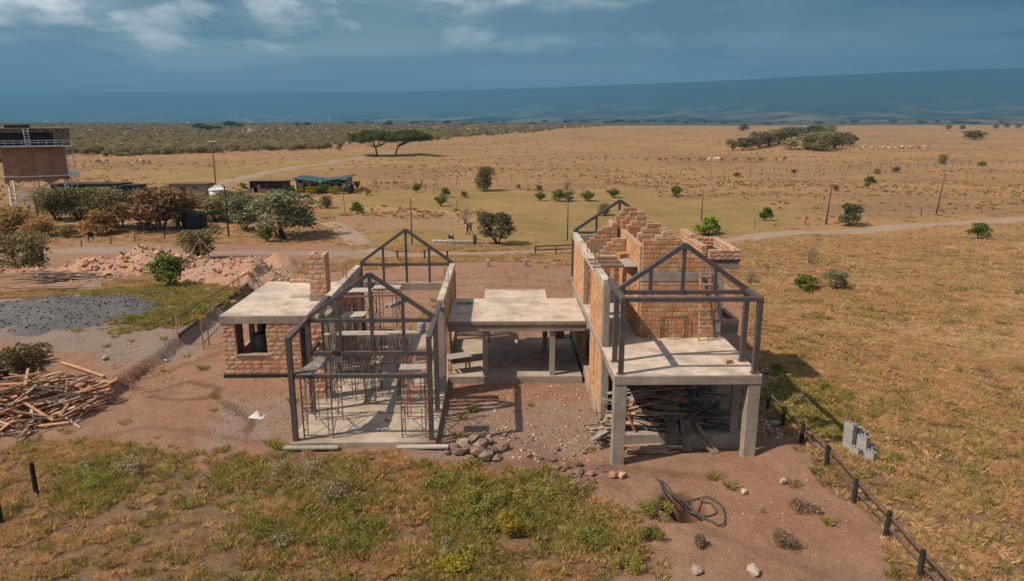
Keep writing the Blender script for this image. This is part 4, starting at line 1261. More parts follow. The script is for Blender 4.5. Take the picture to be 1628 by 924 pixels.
def outside(i):
    x = rt.uniform(3.5, 4.6); y = rt.uniform(24.6, 26.1)
    return (x, y, .28 + rt.uniform(0, .5) * (1 if x > 4 else .6), rt.uniform(.5, 1.2), rt.gauss(.4, .6), rt.gauss(0, .2))
heap_planks(26, outside, ['old_plank', 'grey_board'], 'offcut spilling out beside the left concrete pillar', 'offcuts beside the pillar', 'offcut', 'offcut')
def row(i):
    return (5.45 + rt.uniform(-.35, .35) + .08 * (i % 3), 23.95 + .11 * (i % 4) + rt.uniform(-.03, .03), .05 + .075 * (i // 4), rt.uniform(1.3, 2.1), rt.gauss(0, .035), 0)
heap_planks(14, row, ['plank', 'old_plank'], 'reddish plank in the low tidy stack before the plinth', 'planks stacked before the plinth', name='stacked_plank', wr=(.09, .11), tr=(.055, .065))
for i, (x, w) in enumerate(((6.36, .46), (6.92, .46))):
    board('shutter_panel', (x, 24.05, .04), (x - .03, 24.46, 1.15 if i else 1.22), w, .03, 'dark_board', ('left' if i == 0 else 'right') + ' dark stained panel of the pair leaning on the plinth', cat='panel', roll=0)
board('loose_plank', (8.0, 23.85, .08), (7.25, 24.5, 1.0), .10, .06, 'plank', 'orange edged plank sloping down to the right of the panels', cat='plank')
board('shutter_panel', (7.85, 23.8, .06), (7.15, 24.6, .85), .28, .03, 'dark_board', 'narrow black board sloping down beside the orange plank', cat='panel')
board('shutter_panel', (7.2, 25.0, 1.55), (8.7, 24.9, 1.2), .6, .03, 'dark_board', 'broad grey-black board on top of the heap by the rear pillar', cat='panel')
board('shutter_panel', (6.9, 24.75, 1.02), (8.7, 24.6, .78), .28, .04, 'dark_board', 'long black board lying across the front of the heap', cat='panel')
board('loose_plank', (6.85, 24.6, 1.1), (7.95, 24.9, 1.62), .2, .05, 'dark_board', 'black board slanting up over the right of the heap', cat='plank')
board('loose_plank', (5.0, 24.5, .7), (4.62, 24.9, 1.55), .09, .05, 'plank', 'light plank standing aslant at the left of the heap', cat='plank')

# ------------------------------------------------------------------ timber heap at the left edge
c0 = P(62, 650)
def left_heap(i):
    a = rt.uniform(0, 6.28); r = rt.random() ** .55
    x = c0.x + r * 2.9 * math.cos(a) - .5; y = c0.y + r * 2.3 * math.sin(a)
    z = hz(x, y) + .06 + rt.random() * 1.5 * (1 - r * .92)
    az = rt.gauss(.75, .45) if rt.random() < .68 else rt.uniform(0, 3.14)
    return (x, y, z, rt.uniform(.6, 2.5), az, rt.gauss(0, .14))
heap_planks(240, left_heap, ['plank', 'plank', 'old_plank', 'plank', 'old_plank'], 'plank in the big tangled timber heap', 'planks in the left timber heap', wr=(.06, .12), tr=(.03, .06))
c1 = P(18, 600)
def pole_stack(i):
    r, k = i % 10, i // 10
    return (c1.x - .9 + rt.uniform(-.3, .3), c1.y - 1.7 + r * .36, hz(c1.x, c1.y - 1.7 + r * .36) + .1 + k * .14, rt.uniform(2.2, 3.2), .95 + rt.gauss(0, .05), -.08)
heap_planks(60, pole_stack, ['old_plank', 'bark', 'old_plank'], 'pole in the close stack behind the timber heap shrub', 'poles stacked at the left edge', 'pole', 'timber_pole', (.08, .12), (.08, .12))
for (a, b, lab) in (((34, 613), (180, 612), 'long pale plank lying level across the timber heap'), ((98, 578), (165, 602), 'bent pale plank at the top of the timber heap'),
                    ((137, 634), (188, 606), 'plank pointing up to the right end of the heap'), ((157, 650), (173, 622), 'grey plank fallen off the right end of the heap')):
    pa, pb = P(*a), P(*b)
    board('loose_plank', (pa.x, pa.y, pa.z + .42 if a[1] < 620 and a[0] < 90 else pa.z + .06), (pb.x, pb.y, pb.z + .12), .12, .06, 'plank', lab, cat='plank')
c2 = P(95, 446)
def far_heap(i):
    return (c2.x + rt.gauss(0, 1.3), c2.y + rt.gauss(0, .7), c2.z + .08 + rt.random() * .5, rt.uniform(1.2, 3.0), rt.gauss(.15, .35), rt.gauss(0, .08))
heap_planks(46, far_heap, ['old_plank', 'dark_board'], 'plank in the small heap by the far stones', 'planks in the small far heap', name='old_board', wr=(.08, .15))
c3 = P(60, 460)
def far_row(i):
    return (c3.x + rt.gauss(0, 1.6), c3.y + rt.gauss(0, .35), c3.z + .06 + rt.random() * .2, rt.uniform(3.0, 5.0), rt.gauss(.05, .06), 0)
heap_planks(16, far_row, ['old_plank', 'plank'], 'long plank in the flat row behind the gravel heap', 'long planks behind the gravel heap', name='long_plank', wr=(.1, .16))

# ------------------------------------------------------------------ heaps
def heap(name, px, py, rx, ry, h, mat, label, cat, seed, rough=.25, peak=1.4, kind=None, res=44):
    p = P(px, py)
    g = np.linspace(-1, 1, res)
    U, V_ = np.meshgrid(g, g, indexing='ij')
    X, Y = p.x + U * rx * 1.15, p.y + V_ * ry * 1.15
    R_ = np.hypot(U, V_) * 1.15 + (fbm(X * .5, Y * .5, seed, 4) - .5) * .8
    K = np.clip(1 - R_, 0, None)
    Z = height(X, Y) - .10 + h * K ** (1 / peak) * (1 + (fbm(X * 1.6, Y * 1.6, seed + 3, 4) - .5) * 2 * rough) + np.where(K > 0, .02, -.1)
    i = np.arange(res * res).reshape(res, res)[:-1, :-1].ravel()
    me = np_mesh(name, np.stack([X, Y, Z], -1).reshape(-1, 3), np.stack([i, i + res, i + res + 1, i + 1], -1), mat, True)
    tag(link(name, me), label, cat, kind=kind)
    return p, (Z, p.x - rx * 1.15, p.y - ry * 1.15, 2 * rx * 1.15 / (res - 1), 2 * ry * 1.15 / (res - 1), res)
def heap_z(data, x, y):
    Z, xa, ya, dx, dy, res = data
    return float(Z[max(0, min(res - 1, round((x - xa) / dx))), max(0, min(res - 1, round((y - ya) / dy)))])
hp0, hd0 = heap('gravel_heap', 96, 496, 7.4, 4.8, .95, 'gravel_grey', 'low heap of blue-grey gravel left of the green weeds', 'gravel heap', 5, .16, .8)
hp1, hd1 = heap('rubble_heap', 222, 430, 7.4, 4.0, 1.9, 'rubble', 'long heap of pinkish building stone behind the dark shrub', 'rubble heap', 9, .3, 1.2)
hp2, hd2 = heap('rubble_heap', 395, 443, 5.0, 3.8, 1.8, 'rubble', 'heap of broken stone chips behind the annex roof', 'rubble heap', 13, .3, 1.3)
hp3, hd3 = heap('rubble_heap', 450, 424, 2.4, 2.0, 1.5, 'rubble', 'small pointed rubble heap left of the chimney', 'rubble heap', 17, .2, 1.3)
hp4, hd4 = heap('rubble_heap', 50, 432, 3.0, 1.6, .5, 'rubble', 'low spill of stone under the leftmost tree', 'rubble heap', 19, .3, 1.3)
rs = random.Random(31)
def stones_on(hp, hd, n, rx, ry, size, label, group, name='building_stone'):
    for i in range(n):
        a, r = rs.uniform(0, 6.28), rs.random() ** .6
        x, y = hp.x + r * rx * math.cos(a), hp.y + r * ry * math.sin(a)
        s = rs.uniform(*size)
        if rs.random() < .6:
            o = link(name, rs.choice(BRICKS['rock_stone'])); o.scale = (s, s * .8, s * .7)
            o.data = rs.choice(lump_meshes) if rs.random() < .5 else o.data
        else:
            o = link(name, rs.choice(lump_meshes)); o.scale = (s, s * .85, s * .8)
        o.location = (x, y, heap_z(hd, x, y) + s * .22)
        o.rotation_euler = (rs.uniform(-.6, .6), rs.uniform(-.6, .6), rs.uniform(0, 6.3))
        lab = '%s %s, %s %s' % ('larger' if s > (size[0] + size[1]) / 2 else 'smaller', label, 'left' if x < hp.x - rx * .25 else 'right' if x > hp.x + rx * .25 else 'middle', 'front' if y < hp.y else 'back')
        tag(o, lab, 'stone', group)
stones_on(hp1, hd1, 170, 6.4, 3.2, (.24, .58), 'pink building stone on the long heap behind the dark shrub', 'stones on the long heap')
top = heap_z(hd1, hp1.x, hp1.y)
stones_on(hp2, hd2, 100, 4.2, 3.0, (.12, .36), 'broken stone on the heap behind the annex roof', 'stones on the heap behind the annex')
stones_on(hp4, hd4, 26, 2.6, 1.2, (.2, .42), 'pink stone in the spill under the leftmost tree', 'stones under the leftmost tree')

# ------------------------------------------------------------------ stones, pebbles, rubbish on the ground
def spots(n, poly, seed):
    r = np.random.default_rng(seed); q = np.array(poly)
    a = r.uniform(q[:, 0].min(), q[:, 0].max(), n * 6); b = r.uniform(q[:, 1].min(), q[:, 1].max(), n * 6)
    k = np.flatnonzero(poly_sdf(a, b, poly) < 0)[:n]
    return [tuple(at_z(a[i], b[i])[:2]) for i in k]
for i, (px, py, r) in enumerate(((745, 718, .55), (762, 726, .75), (772, 730, .60), (785, 722, .5), (800, 716, .42), (720, 714, .36), (735, 708, .5), (752, 700, .52), (775, 706, .42), (712, 722, .3), (790, 732, .34), (728, 722, .42), (766, 712, .6))):
    p = P(px, py); stone('boulder', p.x, p.y, r, stone_meshes, 'brown boulder by the hall\'s front right corner, %s of the cluster' % ('rear left edge', 'front middle', 'front right', 'right side', 'far right end', 'left side', 'rear left', 'rear middle', 'rear right', 'far left end', 'small front right', 'front left', 'centre')[(0, 1, 2, 3, 4, 5, 6, 7, 8, 9, 10, 11, 12)[i]], 'boulder', 'boulders by the hall')
for i, (px, py) in enumerate(spots(34, [(845, 742), (895, 740), (935, 752), (950, 768), (900, 772), (860, 768)], 3) ):
    stone('dark_stone', px, py, rs.uniform(.14, .30), stone_meshes, 'dark stone behind the green weeds, %s in the low scatter' % ('%s %s' % ('near' if i % 2 else 'inside', ('its left end', 'its middle', 'its right end')[0 if px < .95 else 1 if px < 1.9 else 2])), 'stone', 'dark stones behind the weeds')
for i, (x, y) in enumerate(spots(75, [(690, 700), (830, 690), (930, 720), (965, 745), (955, 775), (850, 772), (760, 742), (700, 735)], 44)):
    stone('earth_clod', x, y, (.07 + .22 * rs.random() ** 2.2), stone_meshes, '%s brown clod of the rubble strewn %s' % ('larger' if i % 2 else 'smaller', ('from the hall corner', 'in the middle before the terrace', 'towards the right block')[0 if x < -.6 else 1 if x < 1.6 else 2]), 'clod', 'clods strewn before the terrace')
for (bx, by, bz, lab) in ((4.06, 29.2, 6.06, 'thin starter bars on the pale side beam by the deck rods'), (4.06, 31.9, 6.06, 'thin starter bars on the pale side beam behind the deck'), (8.78, 27.6, 5.70, 'thin starter bars on the right column of the gable'), (-2.6, 33.6, 4.38, 'thin starter bars on the right ring beam of the hall'), (-7.72, 34.6, 4.30, 'thin starter bars on the left ring beam of the hall')):
    t = thing('starter_bars', lab, 'reinforcing bars', (bx, by, bz))
    for dx, dy in ((-.07, -.08), (.07, -.08), (-.07, .08), (.07, .08)):
        MB().tube([(dx, dy, 0), (dx * 1.1, dy * 1.2, .3), (dx * rs.uniform(.9, 1.6), dy * rs.uniform(.9, 1.6), rs.uniform(.5, .75))], .012, 5).build('bar', 'rust_bar', t)
for px, py, r, lab in ((1108, 911, .34, 'pale rock at the bottom edge of the bare ground'), (1197, 911, .38, 'round pale rock right of the pale rock at the bottom edge'), (1245, 768, .32, 'grey rock on the bare ground by the railing'),
                       (975, 759, .34, 'brown rock left of the hole'), (989, 759, .30, 'brown rock just right of the other brown rock near the hole'), (1233, 676, .36, 'grey stone by the third rail post'), (1318, 675, .34, 'grey rock in the grass left of the block stack'),
                       (168, 572, .36, 'brown stone on the grey ground right of the timber heap'), (1182, 784, .22, 'orange stone lump on the bare ground right of the hole'), (1332, 733, .2, 'pale orange stone by the railing near the blocks')):
    p = P(px, py); stone('rock', p.x, p.y, r, pale_meshes if ('grey' in lab or 'pale' in lab) else lump_meshes, lab, 'rock')
peb = []
for (n, poly, sd, sz) in ((900, [(705, 612), (935, 612), (965, 700), (970, 735), (720, 735), (700, 660)], 5, (.03, .13)), (500, [(350, 600), (460, 600), (465, 700), (330, 700)], 6, (.02, .09)), (420, [(1205, 560), (1240, 600), (1300, 700), (1210, 700)], 7, (.05, .18)),
                          (240, [(980, 745), (1330, 745), (1400, 900), (1010, 920)], 8, (.02, .08)), (420, [(150, 560), (330, 540), (390, 470), (300, 600), (200, 640)], 9, (.03, .11)), (500, [(720, 410), (900, 410), (900, 470), (740, 470)], 10, (.04, .14)),
                          (300, [(1300, 640), (1420, 660), (1420, 720), (1310, 690)], 12, (.03, .12)), (700, [(300, 430), (480, 420), (480, 470), (330, 470)], 14, (.05, .2)), (900, [(130, 405), (320, 400), (320, 455), (100, 455)], 15, (.06, .22))):
    for (x, y) in spots(n, poly, sd):
        s = sz[0] + (sz[1] - sz[0]) * rs.random() ** 2.5
        zz = hz(x, y)
        for hp, hd in ((hp1, hd1), (hp2, hd2), (hp3, hd3)):
            if abs(x - hp.x) < 6 and abs(y - hp.y) < 3.4 and sd in (14, 15):
                zz = max(zz, heap_z(hd, x, y))
        peb.append((x, y, zz + s * .2, s))
pb = np.array(peb)
gr_ = []
for i in range(2600):
    a, r = rs.uniform(0, 6.28), rs.random() ** .5
    x, y = hp0.x + r * 7.2 * math.cos(a), hp0.y + r * 4.6 * math.sin(a)
    s_ = .03 + .11 * rs.random() ** 3
    gr_.append((x, y, max(heap_z(hd0, x, y), hz(x, y)) + s_ * .2, s_))
gr_ = np.array(gr_)
grey_meshes = [lump_mesh('chip', 'gravel_grey', i + 80, .8, .25) for i in range(3)]
scatter('gravel_chips', grey_meshes, gr_[:, :3], RNG.uniform(0, 6.28, len(gr_)), gr_[:, 3], RNG.integers(0, 3, len(gr_)), 'coarse grey chips strewn over the gravel heap')
scatter('pebbles', [lump_meshes[0], lump_meshes[3], pale_meshes[1], stone_meshes[2], lump_meshes[5]], pb[:, :3], RNG.uniform(0, 6.28, len(pb)), pb[:, 3], RNG.integers(0, 5, len(pb)), 'pebbles and stone chips strewn over the bare earth')

# crumpled sheet, red tarpaulin, little bits of litter
def crumple(label, cat, px, py, w, d, h, mat, seed, name):
    p = P(px, py); r = random.Random(seed); n = 7; b = MB(); vs = []; fs = []
    for i in range(n):
        for j in range(n):
            u, v = i / (n - 1) - .5, j / (n - 1) - .5
            vs.append((u * w + r.uniform(-.04, .04) * w, v * d + r.uniform(-.05, .05) * d, .02 + max(0, 1 - 2.2 * math.hypot(u, v)) * h * r.uniform(.3, 1)))
    for i in range(n - 1):
        for j in range(n - 1):
            a = i * n + j; fs.append((a, a + n, a + n + 1, a + 1))
    b.v, b.f = vs, fs
    o = b.build(name, mat, loc=p); o.rotation_euler = (0, 0, r.uniform(-.4, .4))
    m = o.modifiers.new('thick', 'SOLIDIFY'); m.thickness = .008
    return tag(o, label, cat)
crumple('crumpled white plastic bag on the ground before the annex', 'plastic bag', 409, 663, .62, .4, .3, 'white_plastic', 3, 'plastic_bag')
crumple('red sheet lying at the foot of the big silvery tree', 'sheet', 517, 374, 2.4, 1.6, .35, 'red_sheet', 5, 'red_sheet')
crumple('blue plastic scrap beside the excavation edge', 'plastic scrap', 263, 573, .3, .2, .1, 'blue_plastic', 7, 'plastic_scrap')
for i, (px, py) in enumerate(((1296, 660), (1308, 668), (1330, 704), (1345, 706), (1408, 697), (1405, 717), (1325, 690))):
    crumple('pale cement scrap in the grass round the block stack', 'scrap', px, py, .34, .22, .08, 'white_plastic', 20 + i, 'cement_scrap')['group'] = 'cement scraps by the blocks'

# hose round the pit
hp = [(1060, 795), (1048, 768), (1078, 795), (1112, 822), (1140, 836), (1152, 830), (1148, 808), (1128, 795), (1105, 798), (1090, 812), (1110, 822), (1138, 820), (1132, 806), (1112, 798), (1085, 800), (1062, 786), (1040, 760)]
pts = []
for i in range(len(hp) - 1):
    for k in range(6):
        t = k / 6
        a, b2, c, d = [Vector(hp[max(0, min(len(hp) - 1, i + o))]) for o in (-1, 0, 1, 2)]
        q = .5 * (2 * b2 + (c - a) * t + (2 * a - 5 * b2 + 4 * c - d) * t * t + (-a + 3 * b2 - 3 * c + d) * t ** 3)
        g = at_z(q.x, q.y)
        pts.append(Vector((g.x, g.y, max(0.0, hz(g.x, g.y)) + .06 + .04 * math.sin(i))))
tag(MB().tube(pts, .024, 6).build('hose_pipe', 'hose_black', smooth=True), 'black hose looped round the pit in the bare ground', 'hose')

# ------------------------------------------------------------------ concrete block stack
bs = P(1372, 722)
def hollow_block():
    bm = bmesh.new(); b = MB()
    b.box(-.2, .2, -.1, -.075, -.095, .095).box(-.2, .2, .075, .1, -.095, .095)
    for x in (-.2, -.0875, .0625, .175):
        b.box(x, x + .025, -.0745, .0745, -.094, .094)
    b.box(-.174, .174, -.0745, .0745, -.09, -.02)
    return b.mesh('concrete_block', 'grey_block')
bmh = hollow_block()
cols = [(0, 0, 6), (0, .31, 5), (.42, .22, 4), (.06, .60, 4), (.42, -.14, 2), (.86, .10, 2), (.50, .50, 2)]
rb = -1.15
for ci, (dx, dy, n) in enumerate(cols):
    for k in range(n):
        o = link('concrete_block', bmh)
        ca, sa = math.cos(rb), math.sin(rb)
        x, y = bs.x - .42 + dx * ca - dy * sa, bs.y + .30 + dx * sa + dy * ca
        o.location = (x + rs.uniform(-.008, .008), y + rs.uniform(-.008, .008), bs.z + .06 + k * .193)
        o.rotation_euler = (0, 0, rb + rs.uniform(-.03, .03))
        where = ('back left', 'back middle', 'centre', 'back right', 'front left', 'front middle', 'front right')[ci]
        lvl = 'top' if k == n - 1 else ('bottom' if k == 0 else ('second', 'third', 'fourth', 'fifth')[k - 1] + ' from the bottom')
        tag(o, 'grey hollow concrete block, %s of the %s column in the stack' % (lvl, where), 'block', 'stacked concrete blocks')

# ------------------------------------------------------------------ railings and posts
def post_mesh(h, r=.055, mat='black_post'):
    return MB().tube([(0, 0, -.1), (0, 0, h * .5), (.004, 0, h)], r, 8, r * .92).mesh('post', mat)
f = thing('rail_fence', 'low railing of black posts and two brown rails at the right of the site', 'fence', (11.35, 16.7, 0))
pm = post_mesh(.82, .075)
ys = [12.9, 14.85, 16.75, 18.57, 20.46, 22.47, 24.6, 26.4, 28.0, 30.0, 31.8]
for y in ys:
    o = link('post', pm, f); o.location = (rs.uniform(-.04, .04), y - 16.7, hz(11.35, y)); o.rotation_euler = (rs.uniform(-.04, .04), rs.uniform(-.04, .04), 0)
for a, b2 in zip(ys[:-1], ys[1:]):
    if b2 > 29: continue
    for z, dx in ((.66, .09), (.30, .09)):
        if z < .5 and a > 24: continue
        MB().tube([(dx, a - 16.75, z + hz(11.4, a) + rs.uniform(-.03, .03)), (dx + .01, b2 - 16.65, z + hz(11.4, b2) + rs.uniform(-.03, .03))], .042, 7).build('rail', 'rail_wood', f)
for px, py, h, lab in ((58, 786, 1.15, 'black wooden post standing in the grass at the left'), (1, 830, 1.1, 'black wooden post cut off by the left edge'), (632, 413, .95, 'black post seen through the far truss, left of its middle'),
                       (675, 413, .95, 'black post seen through the far truss, right of its middle'), (711, 411, .8, 'black post beside the far right corner of the hall')):
    p = P(px, py)
    tag(link('wooden_post', post_mesh(h, .085), loc=p), lab, 'post')
p0, p1 = P(851, 406), P(915, 403)
f = thing('rail_fence', 'short dark wooden railing by the road behind the terrace', 'fence', p0)
for t_ in (0, .5, 1):
    q = p0.lerp(p1, t_) - p0; o = link('post', post_mesh(1.05, .07), f, (q.x, q.y, hz(p0.x + q.x, p0.y + q.y) - p0.z))
for z in (1.0, .55):
    MB().bar((-.1, 0, z), (p1.x - p0.x + .1, p1.y - p0.y, z + p1.z - p0.z), .06, .12).build('rail', 'rail_wood', f)
# edge board and hand rail along the excavation
ea, eb = P(283, 538), P(398, 452)
f = thing('edge_railing', 'rough handrail on sticks along the excavation beside the annex', 'railing', ea)
MB().bar((0, 0, .12), (eb.x - ea.x, eb.y - ea.y, eb.z - ea.z + .15), .12, .22).build('edge_board', 'bark', f)
MB().tube([(-.05, 0, 1.12), ((eb.x - ea.x) * .5, (eb.y - ea.y) * .5, 1.0), (eb.x - ea.x, eb.y - ea.y, .9 + eb.z - ea.z)], .035, 6).build('handrail', 'rail_wood', f)
for t_, h in ((0, 1.25), (.42, 1.05), (.72, 1.0), (.8, 1.1), (.98, 1.0)):
    q = ea.lerp(eb, t_) - ea
    MB().bar((q.x, q.y, -.2), (q.x + .02, q.y, h), .07, .07).build('stick', 'plank', f)
for i, (px, py, h) in enumerate(((324, 556, 1.7), (333, 550, 1.75))):
    p = P(px, py)
    o = MB().bar((0, 0, -.1), (-.12, .25, h), .07, .07).build('prop_stick', 'plank', loc=p); tag(o, ('left' if i == 0 else 'right') + ' prop stick of the pair in the excavation by the annex', 'stick')
# tripod of sticks by the shrub
p = P(322, 424)
f = thing('stick_tripod', 'tripod of thin poles standing before the shrub behind the rubble', 'tripod', p)
for dx, dy in ((-1.6, -.3), (.2, -.6), (1.9, .2)):
    MB().tube([(dx, dy, 0), (0, 0, 2.6)], .04, 6).build('pole', 'plank', f)
# concrete stubs and blocks behind the terrace
for px, py, lab in ((776, 424, 'left concrete stub in the earth behind the terrace'), (835, 423, 'right concrete stub in the earth behind the terrace')):
    p = P(px, py)
    o = bevel(MB().box(-.19, .19, -.19, .19, -.2, .62).build('concrete_stub', 'concrete', loc=p), .04); tag(o, lab, 'concrete stub')
for (px, py, L, hh, mat, lab) in ((704, 387, 2.6, .45, 'pale_beam', 'pale broken slab lying at the lawn edge'), (734, 388, 3.0, .45, 'grey_block', 'grey row of kerb blocks at the lawn edge'), (755, 387, .5, 1.2, 'pole_wood', 'upright weathered stump right of the kerb blocks'), (717, 385, .8, 1.0, 'pole_wood', 'log end at the right of the broken slab')):
    p = P(px, py)
    b = MB()
    n = 4
    for k in range(n):
        b.box(-L / 2 + k * L / n, -L / 2 + (k + 1) * L / n - .02, -.3, .3 + .05 * (k % 2), -.1, hh * (1 - .06 * ((k * 7) % 3)))
    o = bevel(b.build('slab_piece', mat, loc=p), .05); o.rotation_euler = (0, 0, .12); tag(o, lab, 'slab')
# ------------------------------------------------------------------ vegetation
def leaf_cloud(rg, n, blobs, size, up=.25, aspect=.6, shell=.55):
    """quads of leaf-spray size spread through a set of blobs (x, y, z, rx, rz)"""
    B = np.array(blobs, float)
    w = B[:, 3] ** 2; w /= w.sum()
    k = rg.choice(len(B), n, p=w)
    d = rg.normal(size=(n, 3)); d /= np.linalg.norm(d, axis=1)[:, None]
    d[:, 2] += up; d /= np.linalg.norm(d, axis=1)[:, None]
    r = shell + (1.08 - shell) * rg.random(n) ** .6
    lump = 1 + .16 * np.sin(d[:, 0] * 7 + k) * np.sin(d[:, 1] * 6 + k * 2.1) + .1 * np.sin(d[:, 2] * 9 + k)
    r = r * lump
    c = B[k, :3] + d * r[:, None] * np.stack([B[k, 3], B[k, 3], B[k, 4]], -1)
    nrm = d * .7 + rg.normal(size=(n, 3)) * .75; nrm /= np.linalg.norm(nrm, axis=1)[:, None]
    a = np.cross(nrm, rg.normal(size=(n, 3))); a /= np.linalg.norm(a, axis=1)[:, None]
    b = np.cross(nrm, a)
    s = size * rg.uniform(.6, 1.35, n)[:, None]
    v = np.stack([c - a * s, c - b * s * aspect, c + a * s, c + b * s * aspect], 1).reshape(-1, 3)
    return v, np.arange(4 * n).reshape(n, 4)
def crown_mesh(name, mat, seed, n, blobs, size, **kw):
    v, q = leaf_cloud(np.random.default_rng(seed), n, blobs, size, **kw)
    return np_mesh(name, v, q, mat)
def trunk_mesh(seed, blobs, stems=4, r=.07, base=.12, mat='bark'):
    rg = random.Random(seed); b = MB()
    for i in range(stems):
        a = 6.28 * i / stems + rg.uniform(-.4, .4)
        tx, ty, tz = rg.choice(blobs)[:3] if len(blobs) > 1 else (blobs[0][0], blobs[0][1], blobs[0][2])
        p0 = Vector((base * math.cos(a), base * math.sin(a), -.1)); p3 = Vector((tx, ty, tz * 1.0))
        p1 = p0.lerp(p3, .35) + Vector((rg.uniform(-.12, .12), rg.uniform(-.12, .12), .10)) * tz; p2 = p0.lerp(p3, .7) + Vector((rg.uniform(-.1, .1), rg.uniform(-.1, .1), .05)) * tz
        b.tube([p0, p1, p2, p3], r, 6, r * .3)
        for k in range(2):
            q = p2 + Vector((rg.uniform(-.35, .35), rg.uniform(-.35, .35), rg.uniform(.1, .35))) * tz * .7
            b.tube([p1.lerp(p2, .4 + .4 * k), q], r * .5, 5, r * .15)
    return b.mesh('trunk', mat)
def blobs_round(seed, n=13, spread=.38, zc=.6, zs=.24, br=(.11, .23)):
    """unit crown: 1 wide, 1 tall"""
    rg = random.Random(seed); out = []
    for i in range(n):
        a = 6.28 * i / n + rg.uniform(-.5, .5); r = spread * rg.uniform(.35, 1.05)
        q = rg.uniform(*br)
        out.append((r * math.cos(a), r * math.sin(a), min(1 - q * .85, max(q * .9, zc + rg.uniform(-zs, zs))), q, q * .85))
    out.append((0, 0, zc + zs * .7, br[1], br[1] * .85))
    return out
KIND = {}
def kind(key, mat, leaves, size, seeds, **kw):
    """a few crown and trunk meshes, about 1 m wide and 1 m tall, for one sort of tree"""
    lst = []
    for sd in seeds:
        bl = blobs_round(sd, **kw)
        lst.append((crown_mesh('crown', mat, sd, leaves, bl, size), trunk_mesh(sd, bl, 5, .022, .03)))
    KIND[key] = lst
kind('tan', 'leaf_tan', 2600, .034, (1, 2), zc=.48, zs=.32, br=(.13, .26))
kind('olive', 'leaf_olive', 2600, .034, (3, 4, 5), zc=.48, zs=.32, br=(.13, .26))
kind('rust', 'leaf_rust', 3000, .032, (6, 7), n=15, zc=.54, zs=.28, spread=.38)
kind('silver', 'leaf_silver', 3200, .030, (8, 9), n=15, zc=.54, zs=.28, spread=.38)
kind('green', 'leaf_green', 2200, .036, (10, 11), zc=.52, zs=.26)
kind('bright', 'leaf_bright', 1500, .050, (12,), zc=.5, zs=.26)
kind('dark', 'leaf_dark', 1100, .05, (13, 14), zc=.62, zs=.16)
kind('sparse', 'weed_grey', 700, .030, (15, 16), zc=.5, zs=.3, br=(.14, .22))
kind('yellow', 'leaf_yellow', 900, .05, (17,), zc=.5, zs=.25)
kind('woody', 'leaf_wood', 700, .06, (18, 19, 20, 21), zc=.5, zs=.22, br=(.2, .3))
rv = random.Random(77)
def plant(name, key, base, w, h, label, cat, group=None, trunk=True):
    cr, tr = rv.choice(KIND[key])
    t = thing(name, label, cat, base, rv.uniform(0, 6.28), group)
    for nm, me in (('crown', cr), ('trunk', tr)):
        o = link(nm, me, t); o.scale = (w, w, h)
    return t
def plant_px(name, key, px, py, wpx, hpx, label, cat, group=None):
    p = P(px, py); k = pxm(p)
    return plant(name, key, p, wpx / k * 1.12, hpx / k * 1.06, label, cat, group)

# grove left of the house
GR = 'trees of the grove on the left'
for (px, py, w, h, key, name, lab) in (
    (252, 366, 108, 70, 'rust', 'tree', 'big rust-tinged tree over the black water tank, centre of the grove'),
    (190, 362, 78, 58, 'olive', 'tree', 'olive tree left of the big rust-tinged tree'),
    (161, 373, 52, 40, 'tan', 'shrub', 'yellowish shrub at the front of the grove, under the olive tree'),
    (130, 350, 62, 50, 'olive', 'tree', 'olive tree behind the yellowish front shrub'),
    (92, 350, 62, 50, 'olive', 'tree', 'rounded olive tree between the dark pole and the grove'),
    (20, 372, 80, 42, 'tan', 'tree', 'tan bushy tree at the left edge below the water tower'),
    (62, 376, 50, 34, 'tan', 'shrub', 'tan shrub right of the bushy tree at the left edge'),
    (42, 430, 74, 62, 'olive', 'tree', 'leftmost near tree, standing over the spilled stones'),
    (-8, 400, 70, 60, 'tan', 'tree', 'tan tree cut off by the left edge'),
    (228, 348, 60, 46, 'rust', 'tree', 'rust-brown tree behind the big rust-tinged tree'),
    (285, 352, 56, 50, 'rust', 'tree', 'rust-brown tree just left of the black water tank'),
    (345, 352, 66, 40, 'olive', 'tree', 'olive tree behind the black water tank'),
    (388, 366, 52, 58, 'silver', 'tree', 'slim silvery tree between the dark pole and the big silvery tree'),
    (452, 379, 108, 76, 'silver', 'tree', 'big silvery tree beside the red sheet'),
    (423, 384, 24, 22, 'green', 'shrub', 'dark little shrub at the foot of the big silvery tree'),
    (402, 352, 46, 44, 'olive', 'tree', 'olive tree behind the slim silvery tree'),
    (318, 411, 58, 46, 'olive', 'shrub', 'shrub beside the gravel road with the stick tripod'),
    (268, 457, 58, 56, 'green', 'shrub', 'dark green shrub standing before the stone heap'),
    (47, 610, 62, 66, 'olive', 'shrub', 'rounded shrub rising from the timber heap'),
    (110, 378, 26, 22, 'olive', 'shrub', 'small pale shrub on the bare ground left of the front shrub'),
    (318, 330, 50, 24, 'tan', 'tree', 'low tan tree before the white round hut'),
    (170, 335, 70, 36, 'olive', 'tree', 'olive tree before the dark green shed'),
    (374, 330, 46, 26, 'olive', 'tree', 'olive tree right of the white round hut')):
    plant_px(name, key, px, py, w, h, lab, 'tree' if name == 'tree' else 'shrub', GR)

